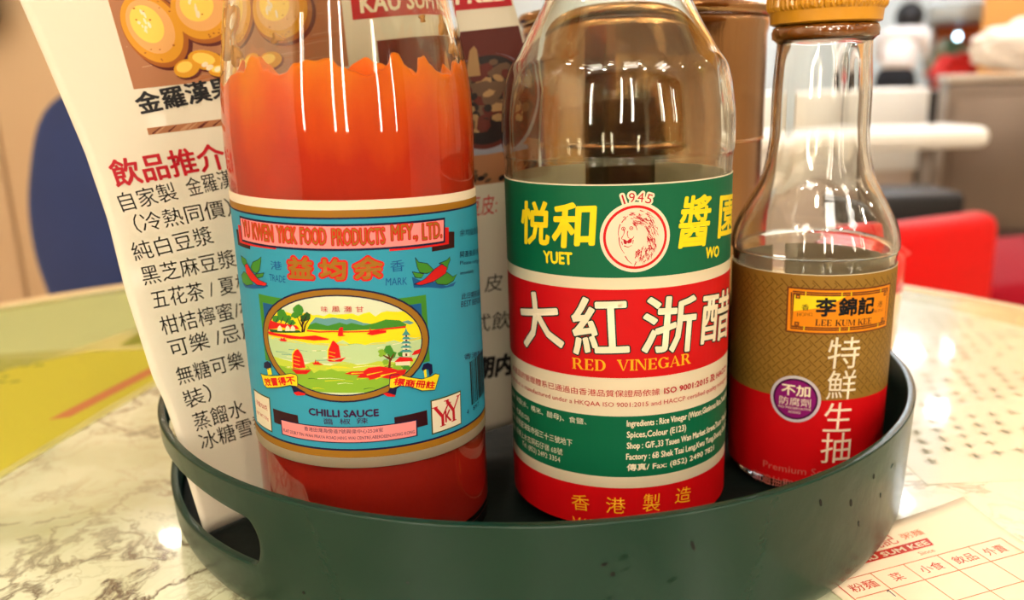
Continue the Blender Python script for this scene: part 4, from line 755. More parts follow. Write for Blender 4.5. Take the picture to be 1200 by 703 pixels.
VINEGAR_PRINT = [
 ('maker_lettering','T','悦',-3.259,10.251,1.23,1.256,3.2,'yellow',3,{'bold': 0.035,'sh': 0.12}),
 ('maker_lettering','T','和',-1.89,10.286,1.295,1.254,3.1,'yellow',3,{'bold': 0.04,'sh': 0.12}),
 ('maker_lettering#2','T','醬',1.842,10.218,1.163,1.466,-2.3,'yellow',3,{'bold': 0.03,'sh': 0.12}),
 ('maker_lettering#2','T','園',3.507,10.299,1.679,1.219,-4.5,'yellow',3,{'bold': 0.03}),
 ('maker_lettering','T','YUET',-2.306,9.769,0.986,0.345,1.5,'yellow',3,{'bold': 0.018}),
 ('maker_lettering#2','T','WO',2.879,9.77,0.705,0.322,-4.3,'yellow',3,{'bold': 0.018}),
 ('lion_emblem','E',0.526,10.612,1.012,1.012,0,'cream',4),
 ('lion_emblem','E',0.526,10.612,0.916,0.916,0,'red',5),
 ('lion_emblem','E',0.526,10.612,0.84,0.84,0,'cream',6),
 ('lion_emblem','T','1',0.199,11.566,0.05,0.27,17.5,'crimson',8,{'o': 0.055,'oc': 'cream'}),
 ('lion_emblem','T','9',0.348,11.608,0.17,0.27,5.3,'crimson',8,{'o': 0.055,'oc': 'cream'}),
 ('lion_emblem','T','4',0.563,11.623,0.17,0.27,-6.9,'crimson',8,{'o': 0.055,'oc': 'cream'}),
 ('lion_emblem','T','5',0.776,11.593,0.17,0.27,-19.1,'crimson',8,{'o': 0.055,'oc': 'cream'}),
 ('lion_emblem','L',[(0.577,11.196),(0.647,11.213),(0.697,11.161)],0.017,0.004,'crimson',7),
 ('lion_emblem','L',[(0.618,10.265),(0.585,10.233),(0.593,10.188)],0.027,0.004,'crimson',7),
 ('lion_emblem','L',[(0.915,10.993),(0.959,10.941),(0.97,10.874)],0.017,0.004,'crimson',7),
 ('lion_emblem','L',[(0.869,10.132),(0.838,10.078),(0.852,10.017)],0.026,0.004,'crimson',7),
 ('lion_emblem','L',[(0.558,10.208),(0.54,10.151),(0.52,10.094)],0.021,0.004,'crimson',7),
 ('lion_emblem','L',[(0.916,10.56),(0.9,10.484),(0.945,10.42)],0.017,0.004,'crimson',7),
 ('lion_emblem','L',[(0.919,10.777),(0.916,10.734),(0.946,10.705)],0.023,0.004,'crimson',7),
 ('lion_emblem','L',[(0.61,11.27),(0.645,11.236),(0.693,11.242)],0.019,0.004,'crimson',7),
 ('lion_emblem','L',[(0.467,11.036),(0.517,11.034),(0.568,11.029)],0.033,0.004,'crimson',7),
 ('lion_emblem','L',[(0.894,10.368),(0.909,10.333),(0.895,10.298)],0.035,0.004,'crimson',7),
 ('lion_emblem','L',[(1.039,10.846),(1.071,10.819),(1.066,10.777)],0.032,0.004,'crimson',7),
 ('lion_emblem','L',[(0.94,10.561),(0.974,10.518),(0.96,10.465)],0.018,0.004,'crimson',7),
 ('lion_emblem','L',[(0.373,11.275),(0.43,11.298),(0.485,11.27)],0.03,0.004,'crimson',7),
 ('lion_emblem','L',[(0.653,11.002),(0.697,10.95),(0.766,10.951)],0.015,0.004,'crimson',7),
 ('lion_emblem','L',[(0.762,10.28),(0.777,10.238),(0.749,10.203)],0.02,0.004,'crimson',7),
 ('lion_emblem','L',[(0.906,10.282),(0.928,10.207),(0.9,10.134)],0.021,0.004,'crimson',7),
 ('lion_emblem','L',[(0.844,11.319),(0.918,11.292),(0.978,11.239)],0.023,0.004,'crimson',7),
 ('lion_emblem','L',[(0.9,11.154),(0.941,11.148),(0.96,11.111)],0.022,0.004,'crimson',7),
 ('lion_emblem','L',[(0.801,11.283),(0.859,11.246),(0.921,11.216)],0.028,0.004,'crimson',7),
 ('lion_emblem','L',[(1.014,10.276),(1.049,10.2),(1.018,10.122)],0.027,0.004,'crimson',7),
 ('lion_emblem','L',[(0.601,11.173),(0.658,11.119),(0.736,11.129)],0.03,0.004,'crimson',7),
 ('lion_emblem','L',[(0.45,11.099),(0.49,11.071),(0.534,11.093)],0.017,0.004,'crimson',7),
 ('lion_emblem','L',[(0.739,11.095),(0.763,11.062),(0.804,11.058)],0.027,0.004,'crimson',7),
 ('lion_emblem','L',[(0.627,11.194),(0.661,11.176),(0.699,11.168)],0.019,0.004,'crimson',7),
 ('lion_emblem','L',[(0.483,11.006),(0.542,10.991),(0.603,10.996)],0.021,0.004,'crimson',7),
 ('lion_emblem','L',[(0.932,10.456),(0.946,10.417),(0.941,10.376)],0.022,0.004,'crimson',7),
 ('lion_emblem','L',[(0.637,10.249),(0.622,10.213),(0.613,10.175)],0.034,0.004,'crimson',7),
 ('lion_emblem','L',[(0.676,10.006),(0.65,9.975),(0.652,9.935)],0.028,0.004,'crimson',7),
 ('lion_emblem','L',[(0.601,11.182),(0.632,11.158),(0.672,11.159)],0.029,0.004,'crimson',7),
 ('lion_emblem','L',[(0.859,10.077),(0.835,10.034),(0.843,9.985)],0.019,0.004,'crimson',7),
 ('lion_emblem','L',[(0.592,11.15),(0.651,11.147),(0.702,11.116)],0.027,0.004,'crimson',7),
 ('lion_emblem','L',[(0.915,10.541),(0.937,10.481),(0.938,10.417)],0.029,0.004,'crimson',7),
 ('lion_emblem','L',[(0.873,11.208),(0.916,11.176),(0.963,11.149)],0.028,0.004,'crimson',7),
 ('lion_emblem','L',[(0.927,10.686),(0.988,10.622),(0.975,10.534)],0.021,0.004,'crimson',7),
 ('lion_emblem','L',[(0.857,10.634),(0.853,10.59),(0.879,10.553)],0.03,0.004,'crimson',7),
 ('lion_emblem','L',[(1.097,10.388),(1.122,10.321),(1.114,10.25)],0.028,0.004,'crimson',7),
 ('lion_emblem','L',[(0.937,11.111),(0.979,11.073),(0.982,11.016)],0.032,0.004,'crimson',7),
 ('lion_emblem','L',[(1.007,10.289),(0.988,10.228),(1.01,10.168)],0.023,0.004,'crimson',7),
 ('lion_emblem','L',[(0.866,10.61),(0.859,10.546),(0.895,10.493)],0.029,0.004,'crimson',7),
 ('lion_emblem','L',[(0.817,10.173),(0.839,10.093),(0.791,10.025)],0.032,0.004,'crimson',7),
 ('lion_emblem','L',[(0.815,10.878),(0.844,10.822),(0.867,10.763)],0.023,0.004,'crimson',7),
 ('lion_emblem','L',[(0.705,10.265),(0.692,10.203),(0.665,10.145)],0.025,0.004,'crimson',7),
 ('lion_emblem','L',[(0.885,10.71),(0.88,10.647),(0.923,10.6)],0.018,0.004,'crimson',7),
 ('lion_emblem','L',[(0.462,10.971),(0.517,10.938),(0.574,10.968)],0.015,0.004,'crimson',7),
 ('lion_emblem','L',[(0.53,10.072),(0.521,10.032),(0.505,9.995)],0.018,0.004,'crimson',7),
 ('lion_emblem','L',[(0.931,10.291),(0.944,10.243),(0.929,10.195)],0.032,0.004,'crimson',7),
 ('lion_emblem','L',[(0.851,10.24),(0.83,10.189),(0.839,10.134)],0.034,0.004,'crimson',7),
 ('lion_emblem','L',[(0.524,11.042),(0.574,11.033),(0.625,11.025)],0.015,0.004,'crimson',7),
 ('lion_emblem','L',[(0.488,11.055),(0.539,11.034),(0.592,11.043)],0.027,0.004,'crimson',7),
 ('lion_emblem','L',[(0.482,10.973),(0.536,10.945),(0.593,10.966)],0.033,0.004,'crimson',7),
 ('lion_emblem','L',[(1.002,11.101),(1.042,11.034),(1.067,10.96)],0.03,0.004,'crimson',7),
 ('lion_emblem','L',[(0.825,10.902),(0.879,10.859),(0.877,10.791)],0.028,0.004,'crimson',7),
 ('lion_emblem','L',[(0.878,10.015),(0.893,9.956),(0.858,9.907)],0.033,0.004,'crimson',7),
 ('lion_emblem','L',[(0.767,9.921),(0.735,9.867),(0.728,9.804)],0.022,0.004,'crimson',7),
 ('lion_emblem','L',[(0.652,11.101),(0.72,11.088),(0.777,11.049)],0.029,0.004,'crimson',7),
 ('lion_emblem','L',[(0.983,10.728),(1.038,10.663),(1.034,10.578)],0.024,0.004,'crimson',7),
 ('lion_emblem','L',[(0.638,11.379),(0.696,11.37),(0.746,11.34)],0.018,0.004,'crimson',7),
 ('lion_emblem','L',[(0.966,10.543),(0.996,10.508),(0.982,10.464)],0.022,0.004,'crimson',7),
 ('lion_emblem','L',[(1.006,10.557),(0.985,10.475),(1.038,10.408)],0.034,0.004,'crimson',7),
 ('lion_emblem','L',[(0.818,10.184),(0.815,10.125),(0.798,10.068)],0.022,0.004,'crimson',7),
 ('lion_emblem','L',[(0.409,11.277),(0.457,11.299),(0.5,11.269)],0.024,0.004,'crimson',7),
 ('lion_emblem','L',[(0.901,10.312),(0.89,10.261),(0.899,10.209)],0.017,0.004,'crimson',7),
 ('lion_emblem','L',[(0.385,11.167),(0.444,11.14),(0.503,11.165)],0.023,0.004,'crimson',7),
 ('lion_emblem','L',[(0.749,10.356),(0.739,10.321),(0.738,10.285)],0.019,0.004,'crimson',7),
 ('lion_emblem','L',[(0.512,11.025),(0.565,11.027),(0.615,11.01)],0.026,0.004,'crimson',7),
 ('lion_emblem','L',[(0.684,10.154),(0.667,10.114),(0.657,10.072)],0.014,0.004,'crimson',7),
 ('lion_emblem','L',[(0.881,10.918),(0.929,10.881),(0.924,10.822)],0.026,0.004,'crimson',7),
 ('lion_emblem','L',[(1.06,10.441),(1.085,10.365),(1.083,10.285)],0.028,0.004,'crimson',7),
 ('lion_emblem','L',[(0.89,10.808),(0.898,10.73),(0.947,10.668)],0.034,0.004,'crimson',7),
 ('lion_emblem','L',[(0.856,9.997),(0.871,9.953),(0.84,9.918)],0.018,0.004,'crimson',7),
 ('lion_emblem','L',[(1.002,10.952),(1.023,10.901),(1.046,10.851)],0.03,0.004,'crimson',7),
 ('lion_emblem','L',[(0.472,11.251),(0.51,11.257),(0.545,11.24)],0.029,0.004,'crimson',7),
 ('lion_emblem','L',[(0.922,10.377),(0.905,10.328),(0.926,10.281)],0.02,0.004,'crimson',7),
 ('lion_emblem','L',[(0.459,11.053),(0.493,11.037),(0.53,11.048)],0.017,0.004,'crimson',7),
 ('lion_emblem','L',[(0.566,10.204),(0.546,10.159),(0.535,10.111)],0.02,0.004,'crimson',7),
 ('lion_emblem','L',[(0.823,10.872),(0.872,10.837),(0.867,10.776)],0.019,0.004,'crimson',7),
 ('lion_emblem','L',[(0.649,10.18),(0.625,10.139),(0.62,10.091)],0.033,0.004,'crimson',7),
 ('lion_emblem','L',[(0.806,11.053),(0.849,10.996),(0.918,10.978)],0.027,0.004,'crimson',7),
 ('lion_emblem','L',[(0.641,11.056),(0.699,11.014),(0.77,11.003)],0.033,0.004,'crimson',7),
 ('lion_emblem','L',[(0.832,10.227),(0.808,10.189),(0.821,10.146)],0.029,0.004,'crimson',7),
 ('lion_emblem','L',[(1.058,10.564),(1.079,10.515),(1.081,10.461)],0.026,0.004,'crimson',7),
 ('lion_emblem','L',[(1.056,10.793),(1.052,10.709),(1.109,10.647)],0.022,0.004,'crimson',7),
 ('lion_emblem','L',[(1.021,11.095),(1.026,11.039),(1.065,10.999)],0.016,0.004,'crimson',7),
 ('lion_emblem','L',[(0.982,10.84),(0.978,10.761),(1.035,10.706)],0.017,0.004,'crimson',7),
 ('lion_emblem','L',[(1.028,10.472),(1.018,10.428),(1.041,10.39)],0.026,0.004,'crimson',7),
 ('lion_emblem','L',[(0.581,10.214),(0.575,10.154),(0.544,10.102)],0.027,0.004,'crimson',7),
 ('lion_emblem','L',[(0.996,10.504),(1.005,10.456),(1.013,10.407)],0.022,0.004,'crimson',7),
 ('lion_emblem','L',[(0.687,10.113),(0.685,10.054),(0.651,10.006)],0.019,0.004,'crimson',7),
 ('lion_emblem','L',[(0.591,10.16),(0.559,10.092),(0.544,10.018)],0.035,0.004,'crimson',7),
 ('lion_emblem','L',[(0.648,11.38),(0.712,11.35),(0.779,11.33)],0.029,0.004,'crimson',7),
 ('lion_emblem','L',[(0.9,10.301),(0.918,10.237),(0.896,10.173)],0.014,0.004,'crimson',7),
 ('lion_emblem','L',[(0.946,10.374),(0.972,10.299),(0.954,10.222)],0.031,0.004,'crimson',7),
 ('lion_emblem','L',[(0.524,9.918),(0.529,9.833),(0.473,9.768)],0.017,0.004,'crimson',7),
 ('lion_emblem','L',[(0.718,11.108),(0.761,11.104),(0.789,11.071)],0.014,0.004,'crimson',7),
 ('lion_emblem','L',[(0.62,10.141),(0.603,10.08),(0.58,10.021)],0.03,0.004,'crimson',7),
 ('lion_emblem','L',[(0.794,10.21),(0.811,10.147),(0.773,10.093)],0.02,0.004,'crimson',7),
 ('lion_emblem','L',[(0.705,11.09),(0.747,11.064),(0.793,11.045)],0.021,0.004,'crimson',7),
 ('lion_emblem','L',[(0.936,11.16),(0.976,11.156),(0.993,11.118)],0.015,0.004,'crimson',7),
 ('lion_emblem','L',[(0.742,10.059),(0.685,10.006),(0.699,9.93)],0.019,0.004,'crimson',7),
 ('lion_emblem','L',[(0.634,10.194),(0.603,10.142),(0.597,10.083)],0.031,0.004,'crimson',7),
 ('lion_emblem','L',[(0.759,11.138),(0.796,11.128),(0.823,11.102)],0.035,0.004,'crimson',7),
 ('lion_emblem','L',[(0.673,10.057),(0.618,10.0),(0.628,9.922)],0.021,0.004,'crimson',7),
 ('lion_emblem','L',[(0.55,10.106),(0.535,10.066),(0.524,10.026)],0.026,0.004,'crimson',7),
 ('lion_emblem','L',[(0.985,10.3),(0.98,10.264),(0.987,10.227)],0.033,0.004,'crimson',7),
 ('lion_emblem','L',[(1.09,10.288),(1.072,10.229),(1.097,10.172)],0.017,0.004,'crimson',7),
 ('lion_emblem','L',[(0.678,10.121),(0.67,10.045),(0.631,9.979)],0.027,0.004,'crimson',7),
 ('lion_emblem','L',[(0.783,10.046),(0.729,9.997),(0.743,9.926)],0.016,0.004,'crimson',7),
 ('lion_emblem','L',[(0.533,11.213),(0.606,11.179),(0.687,11.178)],0.021,0.004,'crimson',7),
 ('lion_emblem','L',[(0.546,11.171),(0.602,11.16),(0.657,11.145)],0.027,0.004,'crimson',7),
 ('lion_emblem','L',[(0.856,11.262),(0.909,11.256),(0.938,11.212)],0.021,0.004,'crimson',7),
 ('lion_emblem','L',[(0.612,10.226),(0.574,10.189),(0.582,10.136)],0.021,0.004,'crimson',7),
 ('lion_emblem','L',[(0.703,10.306),(0.702,10.227),(0.655,10.162)],0.018,0.004,'crimson',7),
 ('lion_emblem','L',[(1.003,10.113),(0.974,10.036),(0.992,9.956)],0.033,0.004,'crimson',7),
 ('lion_emblem','L',[(0.536,10.064),(0.507,10.03),(0.51,9.985)],0.022,0.004,'crimson',7),
 ('lion_emblem','L',[(0.849,11.075),(0.891,11.071),(0.909,11.033)],0.02,0.004,'crimson',7),
 ('lion_emblem','L',[(1.073,10.511),(1.059,10.428),(1.104,10.356)],0.034,0.004,'crimson',7),
 ('lion_emblem','L',[(1.048,10.414),(1.087,10.356),(1.064,10.291)],0.015,0.004,'crimson',7),
 ('lion_emblem','L',[(0.808,10.321),(0.804,10.25),(0.794,10.18)],0.014,0.004,'crimson',7),
 ('lion_emblem','L',[(0.986,10.606),(1.006,10.572),(1.004,10.532)],0.02,0.004,'crimson',7),
 ('lion_emblem','L',[(0.935,11.088),(0.955,11.051),(0.971,11.011)],0.027,0.004,'crimson',7),
 ('lion_emblem','L',[(0.599,10.244),(0.601,10.203),(0.575,10.171)],0.019,0.004,'crimson',7),
 ('lion_emblem','L',[(0.619,11.016),(0.665,11.014),(0.702,10.985)],0.024,0.004,'crimson',7),
 ('lion_emblem','L',[(0.933,10.447),(0.958,10.407),(0.942,10.363)],0.02,0.004,'crimson',7),
 ('lion_emblem','L',[(0.644,11.184),(0.706,11.139),(0.783,11.13)],0.018,0.004,'crimson',7),
 ('lion_emblem','L',[(0.486,10.986),(0.541,10.99),(0.595,10.977)],0.028,0.004,'crimson',7),
 ('lion_emblem','L',[(0.523,11.083),(0.587,11.066),(0.653,11.059)],0.025,0.004,'crimson',7),
 ('lion_emblem','L',[(0.649,10.252),(0.632,10.212),(0.622,10.17)],0.026,0.004,'crimson',7),
 ('lion_emblem','L',[(0.534,9.883),(0.496,9.83),(0.495,9.766)],0.029,0.004,'crimson',7),
 ('lion_emblem','L',[(0.584,11.24),(0.633,11.234),(0.677,11.212)],0.017,0.004,'crimson',7),
 ('lion_emblem','L',[(0.342,11.261),(0.409,11.239),(0.477,11.259)],0.02,0.004,'crimson',7),
 ('lion_emblem','L',[(0.866,10.838),(0.867,10.771),(0.915,10.723)],0.03,0.004,'crimson',7),
 ('lion_emblem','L',[(0.617,10.184),(0.624,10.111),(0.575,10.057)],0.025,0.004,'crimson',7),
 ('lion_emblem','L',[(0.547,11.211),(0.607,11.207),(0.663,11.182)],0.021,0.004,'crimson',7),
 ('lion_emblem','L',[(0.918,10.312),(0.943,10.258),(0.917,10.205)],0.02,0.004,'crimson',7),
 ('lion_emblem','L',[(0.815,9.944),(0.776,9.902),(0.782,9.846)],0.032,0.004,'crimson',7),
 ('lion_emblem','L',[(0.696,11.079),(0.763,11.063),(0.815,11.019)],0.034,0.004,'crimson',7),
 ('lion_emblem','L',[(0.964,11.058),(1.013,11.007),(1.021,10.936)],0.032,0.004,'crimson',7),
 ('lion_emblem','L',[(0.787,10.93),(0.818,10.91),(0.846,10.886)],0.027,0.004,'crimson',7),
 ('lion_emblem','L',[(0.848,11.25),(0.877,11.209),(0.928,11.201)],0.015,0.004,'crimson',7),
 ('lion_emblem','L',[(0.733,11.006),(0.786,10.986),(0.828,10.949)],0.022,0.004,'crimson',7),
 ('lion_emblem','L',[(0.759,10.092),(0.747,10.03),(0.719,9.974)],0.031,0.004,'crimson',7),
 ('lion_emblem','L',[(1.074,10.75),(1.089,10.674),(1.124,10.604)],0.023,0.004,'crimson',7),
 ('lion_emblem','L',[(0.844,11.287),(0.891,11.229),(0.964,11.214)],0.019,0.004,'crimson',7),
 ('lion_emblem','L',[(1.078,10.932),(1.08,10.883),(1.113,10.847)],0.025,0.004,'crimson',7),
 ('lion_emblem','L',[(0.707,11.12),(0.737,11.095),(0.775,11.085)],0.029,0.004,'crimson',7),
 ('lion_emblem','L',[(0.449,11.072),(0.521,11.093),(0.589,11.064)],0.025,0.004,'crimson',7),
 ('lion_emblem','L',[(0.825,10.144),(0.799,10.108),(0.811,10.064)],0.03,0.004,'crimson',7),
 ('lion_emblem','L',[(0.951,10.602),(0.973,10.545),(0.981,10.483)],0.016,0.004,'crimson',7),
 ('lion_emblem','L',[(0.575,11.004),(0.62,11.005),(0.657,10.981)],0.027,0.004,'crimson',7),
 ('lion_emblem','L',[(1.029,10.559),(1.079,10.496),(1.06,10.418)],0.022,0.004,'crimson',7),
 ('lion_emblem','L',[(0.505,11.149),(0.546,11.162),(0.581,11.136)],0.016,0.004,'crimson',7),
 ('lion_emblem','L',[(1.0,11.016),(1.007,10.967),(1.039,10.929)],0.019,0.004,'crimson',7),
 ('lion_emblem','L',[(0.812,11.097),(0.845,11.078),(0.875,11.055)],0.026,0.004,'crimson',7),
 ('lion_emblem','L',[(0.722,10.313),(0.701,10.245),(0.692,10.173)],0.026,0.004,'crimson',7),
 ('lion_emblem','L',[(0.418,11.318),(0.465,11.311),(0.512,11.308)],0.025,0.004,'crimson',7),
 ('lion_emblem','L',[(0.665,10.046),(0.664,9.962),(0.614,9.894)],0.028,0.004,'crimson',7),
 ('lion_emblem','L',[(1.005,10.571),(1.016,10.508),(1.034,10.447)],0.021,0.004,'crimson',7),
 ('lion_emblem','L',[(0.855,10.501),(0.865,10.445),(0.868,10.388)],0.018,0.004,'crimson',7),
 ('lion_emblem','L',[(1.056,10.584),(1.075,10.547),(1.075,10.506)],0.015,0.004,'crimson',7),
 ('lion_emblem','L',[(0.868,10.564),(0.879,10.52),(0.885,10.475)],0.023,0.004,'crimson',7),
 ('lion_emblem','L',[(0.375,11.327),(0.42,11.318),(0.465,11.32)],0.019,0.004,'crimson',7),
 ('lion_emblem','L',[(0.951,10.544),(0.962,10.495),(0.97,10.447)],0.026,0.004,'crimson',7),
 ('lion_emblem','L',[(1.054,10.51),(1.085,10.469),(1.072,10.418)],0.019,0.004,'crimson',7),
 ('lion_emblem','L',[(0.889,11.089),(0.939,11.067),(0.976,11.026)],0.016,0.004,'crimson',7),
 ('lion_emblem','L',[(0.876,10.562),(0.875,10.502),(0.899,10.447)],0.027,0.004,'crimson',7),
 ('lion_emblem','L',[(0.623,11.134),(0.709,11.143),(0.77,11.08)],0.028,0.004,'crimson',7),
 ('lion_emblem','L',[(1.001,10.886),(1.043,10.846),(1.041,10.788)],0.026,0.004,'crimson',7),
 ('lion_emblem','L',[(0.336,11.262),(0.408,11.272),(0.479,11.26)],0.025,0.004,'crimson',7),
 ('lion_emblem','L',[(1.153,10.691),(1.172,10.659),(1.174,10.621)],0.023,0.004,'crimson',7),
 ('lion_emblem','L',[(0.881,10.113),(0.904,10.055),(0.865,10.006)],0.028,0.004,'crimson',7),
 ('lion_emblem','L',[(0.843,10.84),(0.873,10.784),(0.895,10.724)],0.02,0.004,'crimson',7),
 ('lion_emblem','L',[(0.795,11.134),(0.837,11.115),(0.873,11.086)],0.034,0.004,'crimson',7),
 ('lion_emblem','L',[(0.916,10.756),(0.908,10.691),(0.956,10.646)],0.032,0.004,'crimson',7),
 ('lion_emblem','L',[(1.061,10.286),(1.05,10.215),(1.069,10.147)],0.023,0.004,'crimson',7),
 ('lion_emblem','L',[(0.614,11.294),(0.663,11.24),(0.735,11.253)],0.021,0.004,'crimson',7),
 ('lion_emblem','L',[(0.686,10.219),(0.617,10.16),(0.636,10.071)],0.015,0.004,'crimson',7),
 ('lion_emblem','L',[(0.967,11.217),(1.022,11.157),(1.095,11.123)],0.017,0.004,'crimson',7),
 ('lion_emblem','L',[(0.43,11.035),(0.508,11.005),(0.587,11.033)],0.023,0.004,'crimson',7),
 ('lion_emblem','L',[(0.955,10.101),(0.928,10.055),(0.945,10.005)],0.02,0.004,'crimson',7),
 ('lion_emblem','L',[(0.773,10.91),(0.805,10.883),(0.841,10.86)],0.015,0.004,'crimson',7),
 ('lion_emblem','L',[(0.901,10.638),(0.949,10.58),(0.938,10.505)],0.018,0.004,'crimson',7),
 ('lion_emblem','L',[(0.804,11.158),(0.854,11.101),(0.927,11.082)],0.03,0.004,'crimson',7),
 ('lion_emblem','L',[(0.961,10.35),(0.982,10.301),(0.965,10.25)],0.032,0.004,'crimson',7),
 ('lion_emblem','L',[(0.989,10.95),(1.01,10.918),(1.02,10.881)],0.016,0.004,'crimson',7),
 ('lion_emblem','L',[(0.952,11.079),(0.963,11.029),(0.994,10.988)],0.017,0.004,'crimson',7),
 ('lion_emblem','L',[(0.905,10.94),(0.946,10.895),(0.953,10.834)],0.029,0.004,'crimson',7),
 ('lion_emblem','L',[(0.73,9.974),(0.719,9.94),(0.707,9.906)],0.021,0.004,'crimson',7),
 ('lion_emblem','L',[(0.872,10.599),(0.894,10.534),(0.903,10.466)],0.034,0.004,'crimson',7),
 ('lion_emblem','L',[(1.095,10.795),(1.143,10.739),(1.142,10.665)],0.02,0.004,'crimson',7),
 ('lion_emblem','L',[(0.88,10.288),(0.853,10.243),(0.875,10.195)],0.032,0.004,'crimson',7),
 ('lion_emblem','L',[(0.91,11.026),(0.967,10.967),(0.976,10.885)],0.033,0.004,'crimson',7),
 ('lion_emblem','L',[(0.718,10.008),(0.683,9.95),(0.676,9.882)],0.025,0.004,'crimson',7),
 ('lion_emblem','L',[(0.906,10.578),(0.907,10.516),(0.932,10.46)],0.024,0.004,'crimson',7),
 ('lion_emblem','L',[(0.939,10.373),(0.924,10.3),(0.946,10.229)],0.016,0.004,'crimson',7),
 ('lion_emblem','L',[(0.816,10.285),(0.829,10.244),(0.808,10.208)],0.021,0.004,'crimson',7),
 ('lion_emblem','L',[(0.95,10.678),(0.949,10.632),(0.976,10.594)],0.022,0.004,'crimson',7),
 ('lion_emblem','L',[(0.692,10.21),(0.682,10.143),(0.65,10.084)],0.032,0.004,'crimson',7),
 ('lion_emblem','L',[(1.025,10.399),(1.018,10.359),(1.034,10.322)],0.021,0.004,'crimson',7),
 ('lion_emblem','L',[(0.973,10.159),(0.994,10.118),(0.968,10.079)],0.03,0.004,'crimson',7),
 ('lion_emblem','L',[(0.56,9.913),(0.522,9.868),(0.526,9.809)],0.014,0.004,'crimson',7),
 ('lion_emblem','L',[(0.46,11.204),(0.516,11.174),(0.577,11.19)],0.019,0.004,'crimson',7),
 ('lion_emblem','L',[(1.129,10.879),(1.152,10.835),(1.164,10.788)],0.027,0.004,'crimson',7),
 ('lion_emblem','L',[(0.541,10.221),(0.527,10.155),(0.499,10.094)],0.022,0.004,'crimson',7),
 ('lion_emblem','L',[(0.77,11.126),(0.826,11.102),(0.875,11.064)],0.025,0.004,'crimson',7),
 ('lion_emblem','L',[(1.083,10.398),(1.099,10.339),(1.098,10.277)],0.034,0.004,'crimson',7),
 ('lion_emblem','L',[(0.628,11.001),(0.707,10.993),(0.77,10.945)],0.017,0.004,'crimson',7),
 ('lion_emblem','L',[(0.888,10.923),(0.889,10.868),(0.93,10.83)],0.02,0.004,'crimson',7),
 ('lion_emblem','L',[(0.585,11.076),(0.663,11.06),(0.736,11.031)],0.022,0.004,'crimson',7),
 ('lion_emblem','L',[(0.936,10.061),(0.907,10.006),(0.921,9.945)],0.02,0.004,'crimson',7),
 ('lion_emblem','L',[(0.091,11.004),(0.053,10.889),(0.033,10.735),(0.057,10.62)],0.028,0.012,'crimson',7),
 ('lion_emblem','L',[(0.057,10.62),(0.072,10.427),(0.13,10.273),(0.207,10.158)],0.028,0.012,'crimson',7),
 ('lion_emblem','L',[(0.226,10.081),(0.311,9.946),(0.418,9.85)],0.028,0.012,'crimson',7),
 ('lion_emblem','L',[(0.13,11.043),(0.207,11.151),(0.311,11.235)],0.028,0.012,'crimson',7),
 ('lion_emblem','L',[(0.168,11.197),(0.218,11.216),(0.249,11.151),(0.21,11.105)],0.028,0.012,'crimson',7),
 ('lion_emblem','L',[(0.18,10.851),(0.21,10.804),(0.195,10.727),(0.157,10.65)],0.028,0.012,'crimson',7),
 ('lion_emblem','L',[(0.303,10.804),(0.287,10.727),(0.311,10.62),(0.38,10.574)],0.028,0.012,'crimson',7),
 ('lion_emblem','L',[(0.457,11.004),(0.534,10.928),(0.572,10.812)],0.028,0.012,'crimson',7),
 ('lion_emblem','L',[(0.157,10.65),(0.126,10.604),(0.157,10.55)],0.028,0.012,'crimson',7),
 ('lion_emblem','L',[(0.399,10.566),(0.457,10.604),(0.476,10.65)],0.028,0.012,'crimson',7),
 ('lion_emblem','L',[(0.195,10.381),(0.311,10.335),(0.418,10.389)],0.028,0.012,'crimson',7),
 ('lion_emblem','L',[(0.13,10.504),(0.157,10.397)],0.028,0.012,'crimson',7),
 ('lion_emblem','L',[(0.457,10.543),(0.441,10.427)],0.028,0.012,'crimson',7),
 ('lion_emblem','L',[(0.23,10.874),(0.215,10.841),(0.18,10.827),(0.144,10.841),(0.13,10.874),(0.144,10.906),(0.18,10.92),(0.215,10.906),(0.23,10.874)],0.02,0.02,'crimson',7),
 ('lion_emblem','L',[(0.168,10.874),(0.195,10.874)],0.04,0.04,'crimson',7),
 ('lion_emblem','L',[(0.449,10.881),(0.434,10.849),(0.399,10.835),(0.364,10.849),(0.349,10.881),(0.364,10.914),(0.399,10.928),(0.434,10.914),(0.449,10.881)],0.02,0.02,'crimson',7),
 ('lion_emblem','L',[(0.387,10.881),(0.414,10.881)],0.04,0.04,'crimson',7),
 ('lion_emblem','P',[(0.168,10.581),(0.226,10.558),(0.284,10.512),(0.341,10.566),(0.426,10.581),(0.403,10.466),(0.311,10.443),(0.287,10.481),(0.257,10.42),(0.195,10.443)],'crimson',7),
 ('product_lettering','T','大',-3.325,6.933,1.727,1.698,10.5,'cream',5,{'o': 0.042,'oc': 'dkgreen','bold': 0.035,'cut': 1}),
 ('product_lettering','T','紅',-1.3,7.083,1.634,1.729,2.4,'cream',5,{'o': 0.042,'oc': 'dkgreen','bold': 0.03}),
 ('product_lettering','T','浙',0.691,7.169,1.743,1.674,-4.3,'cream',5,{'o': 0.042,'oc': 'dkgreen','bold': 0.03}),
 ('product_lettering','T','醋',2.697,7.154,1.929,1.527,-5.6,'cream',5,{'o': 0.042,'oc': 'dkgreen','bold': 0.025}),
 ('product_lettering','T','RED',-1.365,6.607,1.072,0.346,0.2,'amber',5,{'ser': 1}),
 ('product_lettering','T','VINEGAR',-0.011,6.632,2.375,0.34,0,'amber',5,{'ser': 1}),
 ('certificate_lettering','T','本產品的管理體系已通過由香港品質保證局依據',-4.45,5.8,5.73,0.22,0,'crimson',3,{}),
 ('certificate_lettering','T','ISO 9001:2015 及 HACCP',1.42,5.8,3.18,0.22,0,'crimson',3,{'bold': 0.008}),
